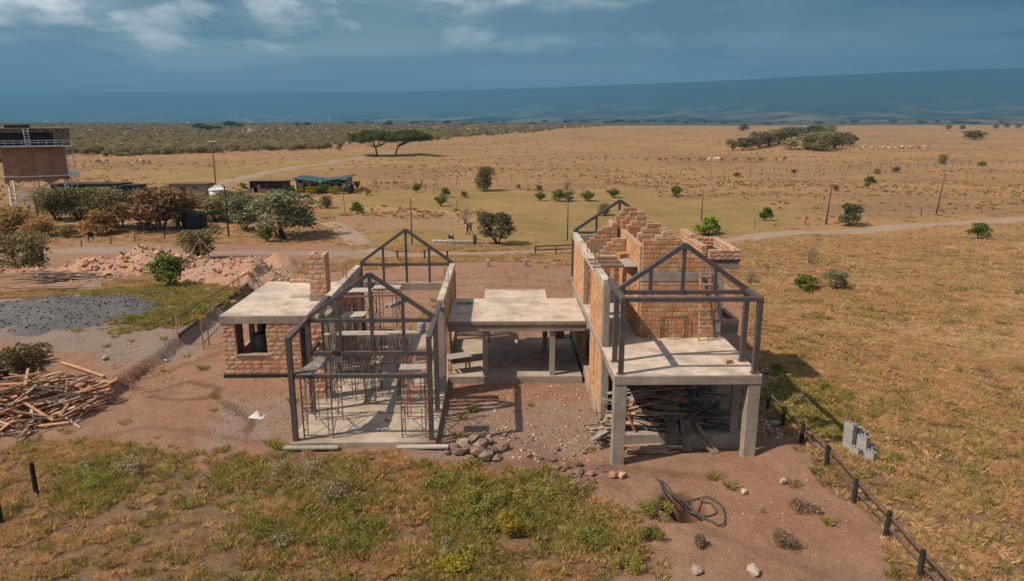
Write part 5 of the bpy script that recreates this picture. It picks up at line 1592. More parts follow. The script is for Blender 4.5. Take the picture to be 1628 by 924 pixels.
# bushes on the lawn and in the fields: (px, py, w, h, kind, label)
LB = 'bushes scattered over the lawn and fields'
for (px, py, w, h, key, lab) in (
    (771, 304, 32, 40, 'olive', 'tall olive tree on the lawn before the wire fence'),
    (792, 388, 54, 50, 'silver', 'many-stemmed silvery tree at the lawn edge behind the terrace'),
    (768, 356, 17, 19, 'olive', 'little round tree left of the silvery lawn tree'),
    (740, 356, 24, 27, 'sparse', 'thin sapling left of the two people'),
    (824, 300, 8, 7, 'olive', 'tiny bush right of the tall olive tree'),
    (857, 304, 11, 10, 'olive', 'small bush left of centre in the far row'),
    (859, 319, 16, 14, 'green', 'small bush below the far row, left one'),
    (889, 320, 24, 20, 'green', 'double bush in the middle of the lawn'),
    (905, 320, 16, 16, 'olive', 'bush touching the double bush on its right'),
    (901, 302, 16, 14, 'sparse', 'pale bush behind the double bush'),
    (934, 320, 20, 17, 'green', 'round bush right of the double bush'),
    (975, 314, 19, 15, 'green', 'low bush right of the round bush'),
    (961, 343, 20, 20, 'olive', 'bush seen behind the far truss of the two-storey wing'),
    (1075, 312, 19, 17, 'green', 'conical bush before the pole on the right of the lawn'),
    (1125, 374, 36, 31, 'bright', 'bright green leafy bush behind the two-storey wing'),
    (1217, 351, 21, 23, 'bright', 'fresh green bush on the far side of the dirt road'),
    (1350, 359, 36, 36, 'silver', 'large silvery bush beside the dirt road'),
    (1383, 292, 17, 12, 'green', 'low dark bush in the middle of the right field'),
    (1378, 298, 11, 7, 'bright', 'small bright bush in front of the low dark bush'),
    (1328, 304, 10, 11, 'olive', 'small bush right of the pole with the lamp'),
    (1424, 274, 13, 9, 'olive', 'small bush right of centre by the wire fence'),
    (1394, 277, 11, 9, 'olive', 'small bush left of its twin by the wire fence'),
    (1498, 261, 14, 16, 'olive', 'upright bush on the wire fence line at the right'),
    (1562, 265, 12, 9, 'green', 'bush on the wire fence line near the right edge'),
    (1556, 380, 32, 27, 'green', 'round dark green bush near the right edge on this side of the road'),
    (1288, 421, 28, 32, 'sparse', 'spindly grey bush alone in the near grass'),
    (1280, 461, 40, 26, 'green', 'dark spreading bush, left of a close pair in the near grass'),
    (1327, 460, 38, 31, 'silver', 'silvery bush, right of a close pair in the near grass'),
    (1191, 452, 26, 28, 'sparse', 'grey bush close to the right wing\'s canopy'),
    (1218, 430, 12, 13, 'sparse', 'dead twiggy bush behind the grey bush'),
    (1618, 470, 16, 15, 'sparse', 'pale little bush at the right edge'),
    (1172, 282, 10, 8, 'olive', 'small bush on the wire fence line left of the pole'),
    (567, 341, 20, 21, 'green', 'round bush on the pinkish soil left of the tall pole'),
    (519, 331, 18, 20, 'olive', 'bush right of the big silvery tree by the lane'),
    (663, 306, 13, 16, 'green', 'small bush by the wire fence behind the lawn'),
    (709, 314, 15, 16, 'green', 'bush by the fence posts, the rear one of two'),
    (701, 328, 18, 19, 'green', 'bush by the fence posts, the front one of two'),
    (738, 314, 11, 10, 'olive', 'small bush right of the two by the fence posts'),
    (583, 311, 12, 14, 'yellow', 'yellow flowering bush right of the stone house'),
    (568, 300, 9, 12, 'olive', 'bush behind the dark tank of the stone house'),
    (386, 300, 11, 10, 'bright', 'green bush left of the open shed'),
    (1262, 275, 8, 6, 'olive', 'small bush between the tree clump and the lawn'),
    (540, 239, 10, 12, 'olive', 'bush standing alone left of the two acacias'),
    (1253, 840, 0.1, 0.1, 'sparse', '')):
    if lab:
        plant_px('bush', key, px, py, w, h, lab, 'bush', LB)
for i, (px, py, w, h) in enumerate(((424, 304, 16, 12), (441, 304, 20, 14), (462, 306, 18, 12), (478, 306, 15, 10), (496, 308, 20, 12), (508, 308, 17, 14), (520, 306, 20, 13), (532, 308, 18, 12), (546, 308, 14, 13), (568, 308, 10, 8))):
    key = 'yellow' if i in (1, 3, 4, 7, 9) else 'green'
    plant_px('flower_bush', key, px, py, w, h, '%s bush, %s from the left in the bed before the stone house' % ('yellow flowering' if key == 'yellow' else 'green', ('first', 'second', 'third', 'fourth', 'fifth', 'sixth', 'seventh', 'eighth', 'ninth', 'last')[i]), 'bush', 'flower bed before the stone house')

# two umbrella acacias
def acacia(px, py, wpx, hpx, lean, label, seed):
    p = P(px, py); k = pxm(p); W, Hh = wpx / k, hpx / k
    t = thing('acacia_tree', label, 'tree', p, 0, 'umbrella acacias beside the track')
    rg = random.Random(seed); bl = []
    for i in range(44):
        a = rg.uniform(0, 6.28); r = rg.random() ** .55 * .44
        q = rg.uniform(.07, .12)
        bl.append((lean * W + r * W * math.cos(a), r * W * math.sin(a) * .8, Hh * (.64 + .20 * (1 - (r / .44) ** 2)) + rg.uniform(-.05, .03) * Hh, q * W * 1.2, Hh * .14))
    link('crown', crown_mesh('crown', 'leaf_acacia', seed, 22000, bl, .34, up=.5, shell=.3), t)
    b = MB(); fork = Vector((lean * W * .2, 0, Hh * .32))
    b.tube([(0, 0, -.2), (lean * W * .08, 0, Hh * .16), fork], .42, 8, .32)
    for (x, y, z, q, _) in rg.sample(bl, 11):
        m = fork.lerp(Vector((x, y, z)), .5) + Vector((0, 0, -Hh * .03))
        b.tube([fork, m, (x, y, z)], .2, 6, .05)
    b.build('trunk', 'bark', t)
acacia(599, 248, 82, 41, -.06, 'umbrella acacia on the left of the pair beyond the stone house', 5)
acacia(629, 246, 78, 38, .27, 'umbrella acacia on the right of the pair, leaning right', 9)

# clump of trees on the low mound at the right, and single far trees
CL = 'trees of the clump on the mound'
cl = [(1165, 239, 20, 18), (1180, 239, 24, 20), (1194, 238, 22, 22), (1207, 236, 26, 26), (1222, 232, 28, 22), (1238, 229, 30, 22), (1251, 222, 26, 20), (1269, 222, 24, 20), (1256, 238, 24, 20), (1292, 226, 34, 26), (1312, 224, 28, 24), (1284, 238, 30, 26), (1304, 240, 36, 32), (1326, 236, 30, 26), (1340, 233, 22, 22), (1353, 234, 20, 19)]
names = ['leftmost', 'second', 'third', 'fourth', 'fifth', 'sixth', 'seventh', 'eighth', 'small front', 'tallest back', 'rear right', 'front centre', 'largest front', 'dark right', 'right flank', 'rightmost']
for (px, py, w, h), nm in zip(cl, names):
    plant_px('tree', rv.choice(('olive', 'olive', 'silver', 'woody')), px, py, w, h, 'olive green tree, the %s of the clump on the mound' % nm, 'tree', CL)
for (px, py, w, h, lab) in ((1182, 208, 19, 12, 'single round tree on the plain behind the clump'), (1548, 223, 30, 15, 'flat-topped tree alone at the right of the goat herd'), (1508, 206, 9, 7, 'dark far tree, left one of the row at the right'), (1530, 206, 9, 7, 'dark far tree, second of the row at the right'),
                            (1583, 205, 9, 8, 'dark far tree, third of the row at the right'), (1600, 203, 10, 9, 'dark far tree, fourth of the row at the right'), (1619, 204, 9, 8, 'dark far tree, last of the row at the right')):
    plant_px('tree', 'olive', px, py, w, h, lab, 'tree')
for i, (px, py, w, h) in enumerate(((316, 206, 18, 12), (330, 207, 26, 10), (348, 206, 14, 8), (365, 203, 22, 12), (380, 203, 14, 9), (473, 200, 9, 7), (488, 200, 12, 8), (617, 200, 14, 8), (205, 206, 9, 5), (738, 199, 8, 5), (900, 196, 9, 5), (985, 195, 26, 7), (1010, 195, 18, 6), (1070, 194, 14, 7), (1105, 193, 22, 8), (1130, 194, 12, 5), (1185, 193, 9, 6), (1295, 191, 8, 8))):
    plant_px('far_tree', 'dark', px, py + 2, w, h, 'dark flat crowned tree, number %s from the left on the skyline of the plain' % ('one two three four five six seven eight nine ten eleven twelve thirteen fourteen fifteen sixteen seventeen eighteen'.split()[i]), 'tree', 'dark trees on the skyline')

rf = random.Random(61)
for i in range(34):
    px = 560 + i * 31 + rf.uniform(-10, 10)
    plant_px('edge_tree', 'dark', px, 195.8 + rf.uniform(0, 2.6), rf.uniform(7, 24), rf.uniform(3.5, 6.5), 'dark low tree at the far edge of the plain, %s of the picture' % ('left of centre' if px < 760 else 'centre' if px < 950 else 'right of centre' if px < 1250 else 'far right'), 'tree', 'low trees along the far edge of the plain')
# the far wood
def wood():
    polys = [PZ([(-160, 262), (0, 258), (60, 250), (130, 250), (240, 247), (330, 246), (420, 242), (500, 240), (525, 228), (600, 219), (680, 223), (760, 217), (840, 212), (905, 205), (1000, 199.5), (1120, 196.5), (1120, 194.5), (-220, 196.5)], -4.0),
             PZ([(900, 197.5), (1300, 195.5), (1750, 194.5), (1750, 193.2), (900, 194)], -4.5)]
    pts, sc_ = [], []
    for poly, n, sd in ((polys[0], 12000, 3), (polys[1], 1800, 4)):
        rg = np.random.default_rng(sd)
        # even in the picture, thinning with distance
        for _ in range(30):
            a = rg.uniform(-260, 1780, 4000)
            bmin, bmax = (194.8, 262) if sd == 3 else (193.2, 198)
            b = bmin + (bmax - bmin) * rg.random(4000) ** 1.55
            D = (CAMH + 4.0) * FPX / np.maximum(b - 190, .5) 
            xs = np.array([at_z(p, q, -4.0)[:2] for p, q in zip(a, b)])
            ok = poly_sdf(xs[:, 0], xs[:, 1], poly) + (fbm(xs[:, 0] / 40, xs[:, 1] / 40, 91, 3) - .5) * 50 < 0
            ok &= fbm(xs[:, 0] / 25, xs[:, 1] / 25, 95, 3) > .30
            pts.append(xs[ok])
            if sum(len(p) for p in pts) > n + (0 if sd == 3 else 12000): break
    xy = np.concatenate(pts)
    z = height(xy[:, 0], xy[:, 1])
    s = 3.4 * np.random.default_rng(5).uniform(.55, 1.35, len(xy)) * (1 + .6 * sstep(600, 2500, xy[:, 1]))
    srcs = [KIND['woody'][i][0] for i in range(4)]
    scatter('woodland', srcs, np.column_stack([xy, z - .2]), RNG.uniform(0, 6.28, len(xy)), s, RNG.integers(0, 4, len(xy)), 'grey-green wood of low trees covering the far side of the plain')
wood()

# ------------------------------------------------------------------ grasses and weeds
def tuft(name, mat, seed, blades, h, r, lean=.5, width=.02):
    rg = np.random.default_rng(seed)
    a = rg.uniform(0, 6.28, blades); rr = r * rg.random(blades) ** .7
    bx, by = rr * np.cos(a), rr * np.sin(a)
    L = h * rg.uniform(.5, 1.15, blades)
    ld = a + rg.normal(0, .8, blades); ln = lean * rg.uniform(.2, 1.2, blades) * L
    tx, ty = bx + ln * np.cos(ld), by + ln * np.sin(ld)
    w = width * rg.uniform(.6, 1.4, blades); wd = rg.uniform(0, 6.28, blades)
    wx, wy = w * np.cos(wd), w * np.sin(wd)
    mx, my = bx + (tx - bx) * .4, by + (ty - by) * .4
    v = np.stack([np.stack([bx - wx, by - wy, np.full(blades, -.03)], -1), np.stack([bx + wx, by + wy, np.full(blades, -.03)], -1),
                  np.stack([mx + wx, my + wy, L * .6], -1), np.stack([tx, ty, L], -1)], 1).reshape(-1, 3)
    return np_mesh(name, v, np.arange(4 * blades).reshape(blades, 4), mat)
def weed(name, mat, seed, n, size, h=.45, r=.3):
    bl = [(random.Random(seed * 9 + i).uniform(-r, r) * .8, random.Random(seed * 5 + i + 50).uniform(-r, r) * .8, h * random.Random(seed + i).uniform(.25, .75), r * .5, h * .36) for i in range(6)]
    return crown_mesh(name, mat, seed, n, bl, size, aspect=.32, shell=.2)
def field(n, y0, y1, seed, dens):
    """points over the visible ground between two distances; dens(x, y) gives 0..1"""
    rg = np.random.default_rng(seed)
    y = y0 + (y1 - y0) * rg.random(n); x = (rg.random(n) * 2 - 1) * .86 * (y + 6)
    w = (y + 6) / (y1 + 6)
    keep = rg.random(n) < w * dens(x, y)
    return x[keep], y[keep]
FOOT = [(-13.3, -8.6, 32.1, 39.6), (-7.95, -2.4, 24.5, 38.3), (-2.5, 4.0, 31.2, 37.7), (3.8, 9.2, 23.0, 38.3)]
def clear(x, y):
    ok = np.ones(len(x), bool)
    for (a, b, c, d) in FOOT:
        ok &= ~((x > a) & (x < b) & (y > c) & (y < d))
    return ok
ROADL = [[P(*q) for q in ((-120, 416), (-20, 410), (90, 399), (190, 398), (290, 402), (390, 402), (480, 402), (580, 404), (660, 406), (760, 404), (880, 399), (1000, 394), (1100, 387), (1190, 379), (1300, 370), (1420, 362), (1540, 354), (1640, 347), (1800, 338))]]
def off_road(x, y, w=2.5):
    d = np.full(len(x), 1e9)
    for l_ in ROADL:
        for a, b in zip(l_[:-1], l_[1:]):
            d = np.minimum(d, seg_dist(x, y, a.x, a.y, b.x, b.y))
    return d > w
def dens_dry(x, y):
    di, gr, gv, so = zones(x, y)
    pat = sstep(.30, .62, fbm(x / 1.3, y / 1.3, 111, 3)) * .75 + .25
    front = 1 - .55 * sstep(26, 23, y) * sstep(11.4, 10.8, x)
    d = (1 - di) * (1 - .92 * sstep(50, 60, y) * np.clip(gr * 1.3, 0, 1)) * pat * front * (1 - .8 * so) * (1 - .93 * sstep(62, 128, y)) * (di < .6)
    d = d * np.where((gr > .5) & (y < 60), np.where(y > 28, .12, .4), 1)
    fore = sstep(27, 24, y) * sstep(11.5, 10.7, x)
    d = d * (1 - fore * (1 - .18 - .82 * sstep(.44, .62, fbm(x / .55 + 7, y / .55, 141, 4))))
    d = d * (.35 + .65 * sstep(.36, .54, fbm(x / 5.5, y / 5.5, 161, 4)))
    return d * clear(x, y) * off_road(x, y)
def dens_green(x, y):
    di, gr, gv, so = zones(x, y)
    pat = sstep(.38, .6, fbm(x / 1.1, y / 1.1, 121, 3))
    return np.clip(gr * (.30 + .6 * pat) + .10 * (1 - di) * pat + .004 * di, 0, 1) * clear(x, y) * off_road(x, y)
def put(name, srcs, specs, dens, label, smin, smax, grow=0.0, zoff=0.0):
    xs, ys_ = [], []
    for (n, y0, y1, sd) in specs:
        x, y = field(n, y0, y1, sd, dens); xs.append(x); ys_.append(y)
    x, y = np.concatenate(xs), np.concatenate(ys_)
    s = np.random.default_rng(len(x)).uniform(smin, smax, len(x)) * (1 + grow * sstep(30, 90, y))
    s = s * (.78 + .5 * fbm(x / 3.2, y / 3.2, 171, 3))
    z = height(x, y) + zoff
    scatter(name, srcs, np.column_stack([x, y, z]), RNG.uniform(0, 6.28, len(x)), s, RNG.integers(0, len(srcs), len(x)), label)
    return len(x)
c_ = 0
c_ += put('dry_grass', [tuft('tuft', 'grass_dry', i, 70, .27, .26, 1.0, .0065) for i in range(4)] + [tuft('tuft', 'grass_rust', 9, 70, .25, .26, 1.0, .0065)] + [tuft('tuft', 'grass_green', 8, 70, .20, .26, 1.0, .0065)],
          ((150000, 13, 32, 1), (190000, 32, 55, 2), (60000, 55, 85, 3), (24000, 85, 130, 4)), dens_dry, 'dry tawny grass over the fields and the foreground', .30, .68, .5)
c_ += put('green_grass', [tuft('tuft', 'grass_green', i + 20, 60, .26, .24, .9, .008) for i in range(3)] + [tuft('tuft', 'weed_green', 30, 60, .28, .24, .9, .009)],
          ((44000, 13, 30, 11), (36000, 30, 50, 12), (8000, 50, 75, 13)), dens_green, 'low green grass among the weeds', .4, .95, .6)
# knee-high scrub and bleached tussocks dotted over the open plain
rg_ = np.random.default_rng(88)
b_ = 197 + (352 - 197) * rg_.random(30000) ** 1.5; a_ = rg_.uniform(-150, 1780, 30000)
xy_ = np.array([at_z(p_, q_, -4.0)[:2] for p_, q_ in zip(a_, b_)])
m_ = sstep(.46, .62, fbm(xy_[:, 0] / 60, xy_[:, 1] / 22, 151, 4)) * .8 + .08
gr_ = zones(xy_[:, 0], xy_[:, 1])[1]
k_ = (rg_.random(30000) < m_) & (gr_ < .4) & (xy_[:, 1] > 84) & off_road(xy_[:, 0], xy_[:, 1], 4.0)
xy_ = xy_[k_]
scatter('plain_scrub', [KIND['woody'][0][0], KIND['woody'][1][0], tuft('tuft', 'grass_dry', 61, 160, .9, .6, .8, .03), tuft('tuft', 'grass_rust', 62, 160, .9, .6, .8, .03), KIND['sparse'][0][0]],
        np.column_stack([xy_, height(xy_[:, 0], xy_[:, 1]) - .05]), rg_.uniform(0, 6.28, len(xy_)), rg_.uniform(.2, .62, len(xy_)) * (1 + .5 * sstep(200, 900, xy_[:, 1])), rg_.choice([0, 1, 2, 2, 2, 3, 4, 4], len(xy_)),
        'low scrub and tussocks dotted over the open plain')
def dens_weed(x, y):
    di, gr, gv, so = zones(x, y)
    pat = sstep(.46, .62, fbm(x / 1.7, y / 1.7, 131, 3))
    return np.clip((gr - .35) * 1.6, 0, 1) * pat * (y < 60) * clear(x, y)
c_ += put('green_weeds', [weed('weed', 'weed_green', i, 260, .055) for i in range(3)] + [weed('weed', 'weed_grey', 7, 240, .05)] + [weed('weed', 'leaf_yellow', 5, 70, .045)],
          ((2900, 13, 30, 21), (9000, 30, 48, 22)), dens_weed, 'leafy green weeds in the foreground and beside the gravel heap', .4, 1.0)
print('ground cover instances', c_)

# weeds and thorn bushes that stand out singly
for (px, py, w, h, key, lab) in (
    (1255, 866, 60, 30, 'rusty', 'round brownish thorn bush on the bare ground by the railing'), (1278, 810, 46, 20, 'rusty', 'smaller brownish thorn bush behind the round one'),
    (1042, 822, 70, 30, 'greenw', 'low green bush left of the pit'), (1032, 855, 44, 28, 'greenw', 'green bush below the pit'), (1115, 868, 24, 24, 'rusty', 'dry tuft bush right of the green bush'),
    (640, 790, 0, 0, '', ''), (875, 800, 80, 48, 'greenw', 'fresh green bush right of the narrow path'), (945, 860, 74, 46, 'greenw', 'green bush in the middle of the lower weeds'), (990, 900, 70, 40, 'greenw', 'green bush at the lower right of the weeds'),
    (775, 800, 76, 52, 'greenw', 'green bush left of the narrow path'), (700, 770, 70, 40, 'greenw', 'green bush right behind the foreground thicket'), (820, 845, 60, 60, 'yellow', 'yellow flowering bush in the foreground'), (720, 900, 80, 40, 'yellow', 'low yellow flowering bush at the bottom edge'),
    (470, 760, 90, 40, 'greyw', 'grey-green thorn bush in front of the hall'), (540, 790, 90, 50, 'greyw', 'grey thorn bush with bare twigs at the centre left foreground'), (205, 755, 60, 50, 'greyw', 'thorny sapling left of the foreground centre'),
    (150, 770, 90, 40, 'greenw', 'green weed patch right of the black post'), (560, 860, 110, 44, 'greenw', 'long green weed bush in the lower foreground'), (430, 850, 90, 40, 'greenw', 'green weed bush left of the long one'),
    (1272, 640, 40, 24, 'greyw', 'grey thorn bush in the wing\'s shadow'), (1235, 590, 24, 18, 'greenw', 'green bush at the foot of the wing\'s shadow')):
    if not lab: continue
    mk = {'rusty': 'dead_twig', 'greenw': 'weed_green', 'greyw': 'weed_grey', 'yellow': 'leaf_yellow'}[key]
    p = P(px, py); k = pxm(p); W, Hh = w / k, h / k * (.62 if py > 700 and px < 1010 else .85)
    sd = px
    t = thing('weed_bush', lab, 'bush', p, 0, 'single weeds and thorn bushes on the site')
    rg = random.Random(sd)
    bl = [(rg.uniform(-.36, .36) * W, rg.uniform(-.30, .30) * W, Hh * rg.uniform(.25, .6), W * rg.uniform(.12, .2), Hh * .34) for i in range(9)]
    n = int(min(4200, 900 + 900 * W * Hh))
    o = link('foliage', crown_mesh('foliage', mk, sd, n, bl, .034, aspect=.4, shell=.15), t)
    if key == 'yellow':
        o2 = link('green_leaves', crown_mesh('green_leaves', 'weed_green', sd + 1, n, bl, .036, aspect=.4, shell=.15), t)
    b = MB()
    for i in range(14):
        a = rg.uniform(0, 6.28)
        b.tube([(rg.uniform(-.1, .1) * W, rg.uniform(-.1, .1) * W, -.03), (rg.uniform(.1, .42) * W * math.cos(a), rg.uniform(.1, .42) * W * math.sin(a), Hh * rg.uniform(.5, 1.1))], .010, 4, .004)
    b.build('stems', 'bark', t)
# ------------------------------------------------------------------ far buildings, tower, poles, fences
def tower():
    p = P(62, 326); k = pxm(p); m = 1 / k
    t = thing('water_tower', 'tall water tower on white lattice legs with brown netting and a dark tank', 'water tower', p, .85 * math.atan2(-p.x, p.y))
    W = 82 * m; x0, x1 = -36 * m, 46 * m; D = 8.5; H1 = 47 * m; H2 = 92 * m; H3 = 118 * m
    legs = [(x, y) for x in (x0 + .4, (x0 + x1) / 2 - .4, x1 - .4) for y in (-D / 2 + .4, D / 2 - .4)]
    for (x, y) in legs:
        MB().bar((x, y, -.3), (x * .96, y * .96, H1), .22, .22).build('leg', 'white_paint', t)
    xs = sorted(set(a for a, _ in legs))
    for y in (-D / 2 + .4, D / 2 - .4):
        for a, b in zip(xs[:-1], xs[1:]):
            MB().bar((a, y, .2), (b, y, H1 * .5), .14, .14).bar((b, y, .2), (a, y, H1 * .5), .08, .08).bar((a, y, H1 * .5), (b, y, H1), .14, .14).bar((b, y, H1 * .5), (a, y, H1), .08, .08).build('brace', 'white_paint', t)
        MB().bar((xs[0], y, H1 * .5), (xs[-1], y, H1 * .5), .12, .16).build('girt', 'white_paint', t)
    # stair flights seen against the light
    for (xa, za, xb, zb) in ((x0 + .3, .2, x0 + 2.6, H1 * .55), (x0 + 2.6, .2, x0 + 5.2, H1 * .62)):
        b = MB().bar((xa, -D / 2 - .5, za), (xb, -D / 2 - .5, zb), .09, .28)
        b.build('stair', 'white_paint', t)
    MB().box(x0 - .2, x1 + 1.8, -D / 2 - .3, D / 2 + .3, H1 - .05, H1 + .15).build('lower_deck', 'zinc_white', t)
    # netting hung round the shaft: a sagging skirt
    b = MB(); n = 40; ring = []
    for i in range(n):
        u = i / n * 4; s_ = int(u); f_ = u - s_
        c = [(x0 + .1, -D / 2), (x1 - .1, -D / 2), (x1 - .1, D / 2), (x0 + .1, D / 2)]
        a0, a1 = c[s_], c[(s_ + 1) % 4]
        ring.append((a0[0] + (a1[0] - a0[0]) * f_, a0[1] + (a1[1] - a0[1]) * f_))
    rg = random.Random(2); vs = []; fs = []
    zl = [H1 - .3, H1 + (H2 - H1) * .33, H1 + (H2 - H1) * .66, H2]
    for j, z in enumerate(zl):
        for (x, y) in ring:
            s_ = 1 + rg.uniform(-.012, .012) - .02 * math.sin(j)
            vs.append((x * s_, y * s_, z - (rg.uniform(0, 1.1) if j == 0 else 0)))
    for j in range(3):
        for i in range(n):
            fs.append((j * n + i, j * n + (i + 1) % n, (j + 1) * n + (i + 1) % n, (j + 1) * n + i))
    b.v, b.f = vs, fs
    b.build('netting', 'brown_net', t)
    for x in (x0 + W * .48, x0 + W * .75):
        MB().bar((x, -D / 2 - .12, H1 - .8), (x - .2, -D / 2 - .12, H2), .1, .1).build('net_rib', 'stone_wall_far', t)
    XA, XB = x0 - 2.6, x1 + 1.3
    MB().box(XA, XB, -D / 2 - 1, D / 2 + 1, H2, H2 + .22).build('upper_deck', 'white_paint', t)
    tb = MB(); rad = (XB - XA) / 2 - 1.2
    cx = (XA + XB) / 2 - .6
    tb.box(cx - rad, cx + rad, -D / 2, D / 2, H2 + .24, H3 - .3)
    tk = bevel(tb.build('tank', 'tank_black', t), .3)
    b = MB()
    for s_ in (-1, 1):
        b.box(XA if s_ < 0 else XB - 2.6, XA + 1.6 if s_ < 0 else XB, -D / 2 - .9, -D / 2 - .82, H2 + .24, H3)
    b.build('camouflage_net', 'camo_net', t)
    MB().box(XA, XB, -D / 2 - .93, -D / 2 - .86, H3 - .6, H3 + .05).build('camouflage_net', 'camo_net', t)
    MB().box(XA, XB, -D / 2 - .9, D / 2 + .9, H3 + .06, H3 + .16).build('top_net', 'camo_net', t)
    for z in (H2 + .7, H2 + 1.1):
        MB().tube([(XA, -D / 2 - 1, z), (XB, -D / 2 - 1, z)], .05, 5).build('guard_rail', 'white_paint', t)
    for i in range(12):
        x = XA + (XB - XA) * i / 11
        MB().tube([(x, -D / 2 - 1, H2 + .2), (x, -D / 2 - 1, H2 + 1.1)], .045, 5).build('guard_post', 'white_paint', t)
    lad = MB()
    for dx in (0, .7):
        lad.tube([(cx + .5 + dx, -D / 2 - 1.02, H2 + .2), (cx + .5 + dx, -D / 2 - 1.02, H3)], .06, 5)
    for i in range(6):
        lad.tube([(cx + .5, -D / 2 - 1.02, H2 + .4 + i * .45), (cx + 1.2, -D / 2 - 1.02, H2 + .4 + i * .45)], .04, 5)
    lad.build('ladder', 'white_paint', t)
    # ladder cage at the side
    b = MB()
    for dx in (0, .9):
        for dy in (0, .9):
            b.tube([(x1 + .5 + dx, -D / 2 + dy, -.2), (x1 + .4 + dx, -D / 2 + dy, H2)], .05, 5)
    for i in range(16):
        z = .5 + i * (H2 - .5) / 16
        b.tube([(x1 + .5, -D / 2, z), (x1 + 1.4, -D / 2, z + .4)], .035, 4)
    b.build('ladder_cage', 'zinc_white', t)
    b = MB()
    for i in range(14):
        b.lathe((cx - 2.6 + i * .27, 0, H3 + .17), [(.2, 0), (.22, .3), (.12, .6)], 8)
    b.build('top_brush', 'dark_inside', t)
tower()

def pix_frame(px, py):
    p = P(px, py); return p, 1 / pxm(p)
def far_house():
    p, m = pix_frame(511, 305)
    t = thing('stone_house', 'small stone house with a green butterfly roof beyond the lawn', 'house', p)
    x0, x1, D = -38 * m, 40 * m, 7.0
    H = 21 * m
    # walls with real openings: piers and panels
    ops = [(-28 * m, -21 * m, 0, 14 * m), (-16 * m, -3 * m, 0, 13.5 * m), (8 * m, 21 * m, 0, 13.5 * m), (26 * m, 34 * m, 3 * m, 14 * m)]
    xs = [x0]
    for a in ops: xs += [a[0], a[1]]
    xs.append(x1)
    def roofz(x):
        return H * (.80 + .22 * abs(x - .5 * m) / (38 * m))
    w = MB()
    for i in range(0, len(xs), 2):
        w.box(xs[i], xs[i + 1], -.25, 0, -.3, 14 * m)
    for (a, b2, z0, z1) in ops:
        if z0 > 0: w.box(a, b2, -.25, 0, -.3, z0)
        w.box(a, b2, -.25, 0, z1, 14 * m + .001)
    w.box(x0 + 9 * m, x1 - 8 * m, -.25, 0, 14 * m + .002, 17.0 * m)
    w.build('wall', 'stone_wall_far', t)
    MB().box(x0, x0 + .25, .01, D, -.3, 19 * m).box(x1 - .25, x1, .01, D, -.3, 19 * m).box(x0 + .26, x1 - .26, D - .25, D, -.3, 15 * m).build('wall', 'stone_wall_far', t)
    MB().box(x0 - .3, x0 - .02, -.6, .0, -.3, 20 * m).build('white_pier', 'zinc_white', t)
    for (a, b2, z0, z1) in ops:
        f_ = MB().box(a, a + .09, -.16, -.06, z0, z1).box(b2 - .09, b2, -.16, -.06, z0, z1).box(a + .09, b2 - .09, -.16, -.06, z1 - .09, z1).build('window', 'dark_board', t)
        MB().box(a + .09, b2 - .09, -.12, -.09, z0, z1 - .09).build('pane', 'glass_dark', f_)
    for (a, b2) in ((x0 + .3, x0 + 8.5 * m), (x1 - 8 * m, x1 - .3)):
        f_ = MB().box(a, b2, -.2, -.1, 14.2 * m, 14.6 * m).build('window', 'dark_board', t)
        MB().box(a, b2, -.16, -.12, 14.6 * m, 17.5 * m).build('pane', 'glass_dark', f_)
    for s_, (a, b2) in ((-1, (x0 - .6, 1.2 * m)), (1, (1.0 * m, x1 + .8))):
        za, zb = (20.5 * m, 15.2 * m) if s_ < 0 else (15.6 * m, 22.0 * m)
        r = MB().add([(a, -1.3, za), (b2, -1.3, zb), (b2, D + .6, zb + .1), (a, D + .6, za + .1), (a, -1.3, za + .18), (b2, -1.3, zb + .18), (b2, D + .6, zb + .28), (a, D + .6, za + .28)],
                     [(0, 3, 2, 1), (4, 5, 6, 7), (0, 1, 5, 4), (1, 2, 6, 5), (2, 3, 7, 6), (3, 0, 4, 7)])
        r.build('roof', 'green_roof', t)
    MB().box(.2 * m, 2.0 * m, -1.4, -.8, 15.0 * m, 17 * m).build('gutter', 'zinc_white', t)
    for x in (-34 * m, -.5 * m, 36 * m, -9.5 * m, 14.5 * m):
        MB().lathe((x, -.36, 11.5 * m if abs(x) != 9.5 * m and x != 14.5 * m else 15 * m), [(.12, 0), (.16, .12), (.1, .3)], 8).build('wall_lamp', 'white_paint', t)
far_house()
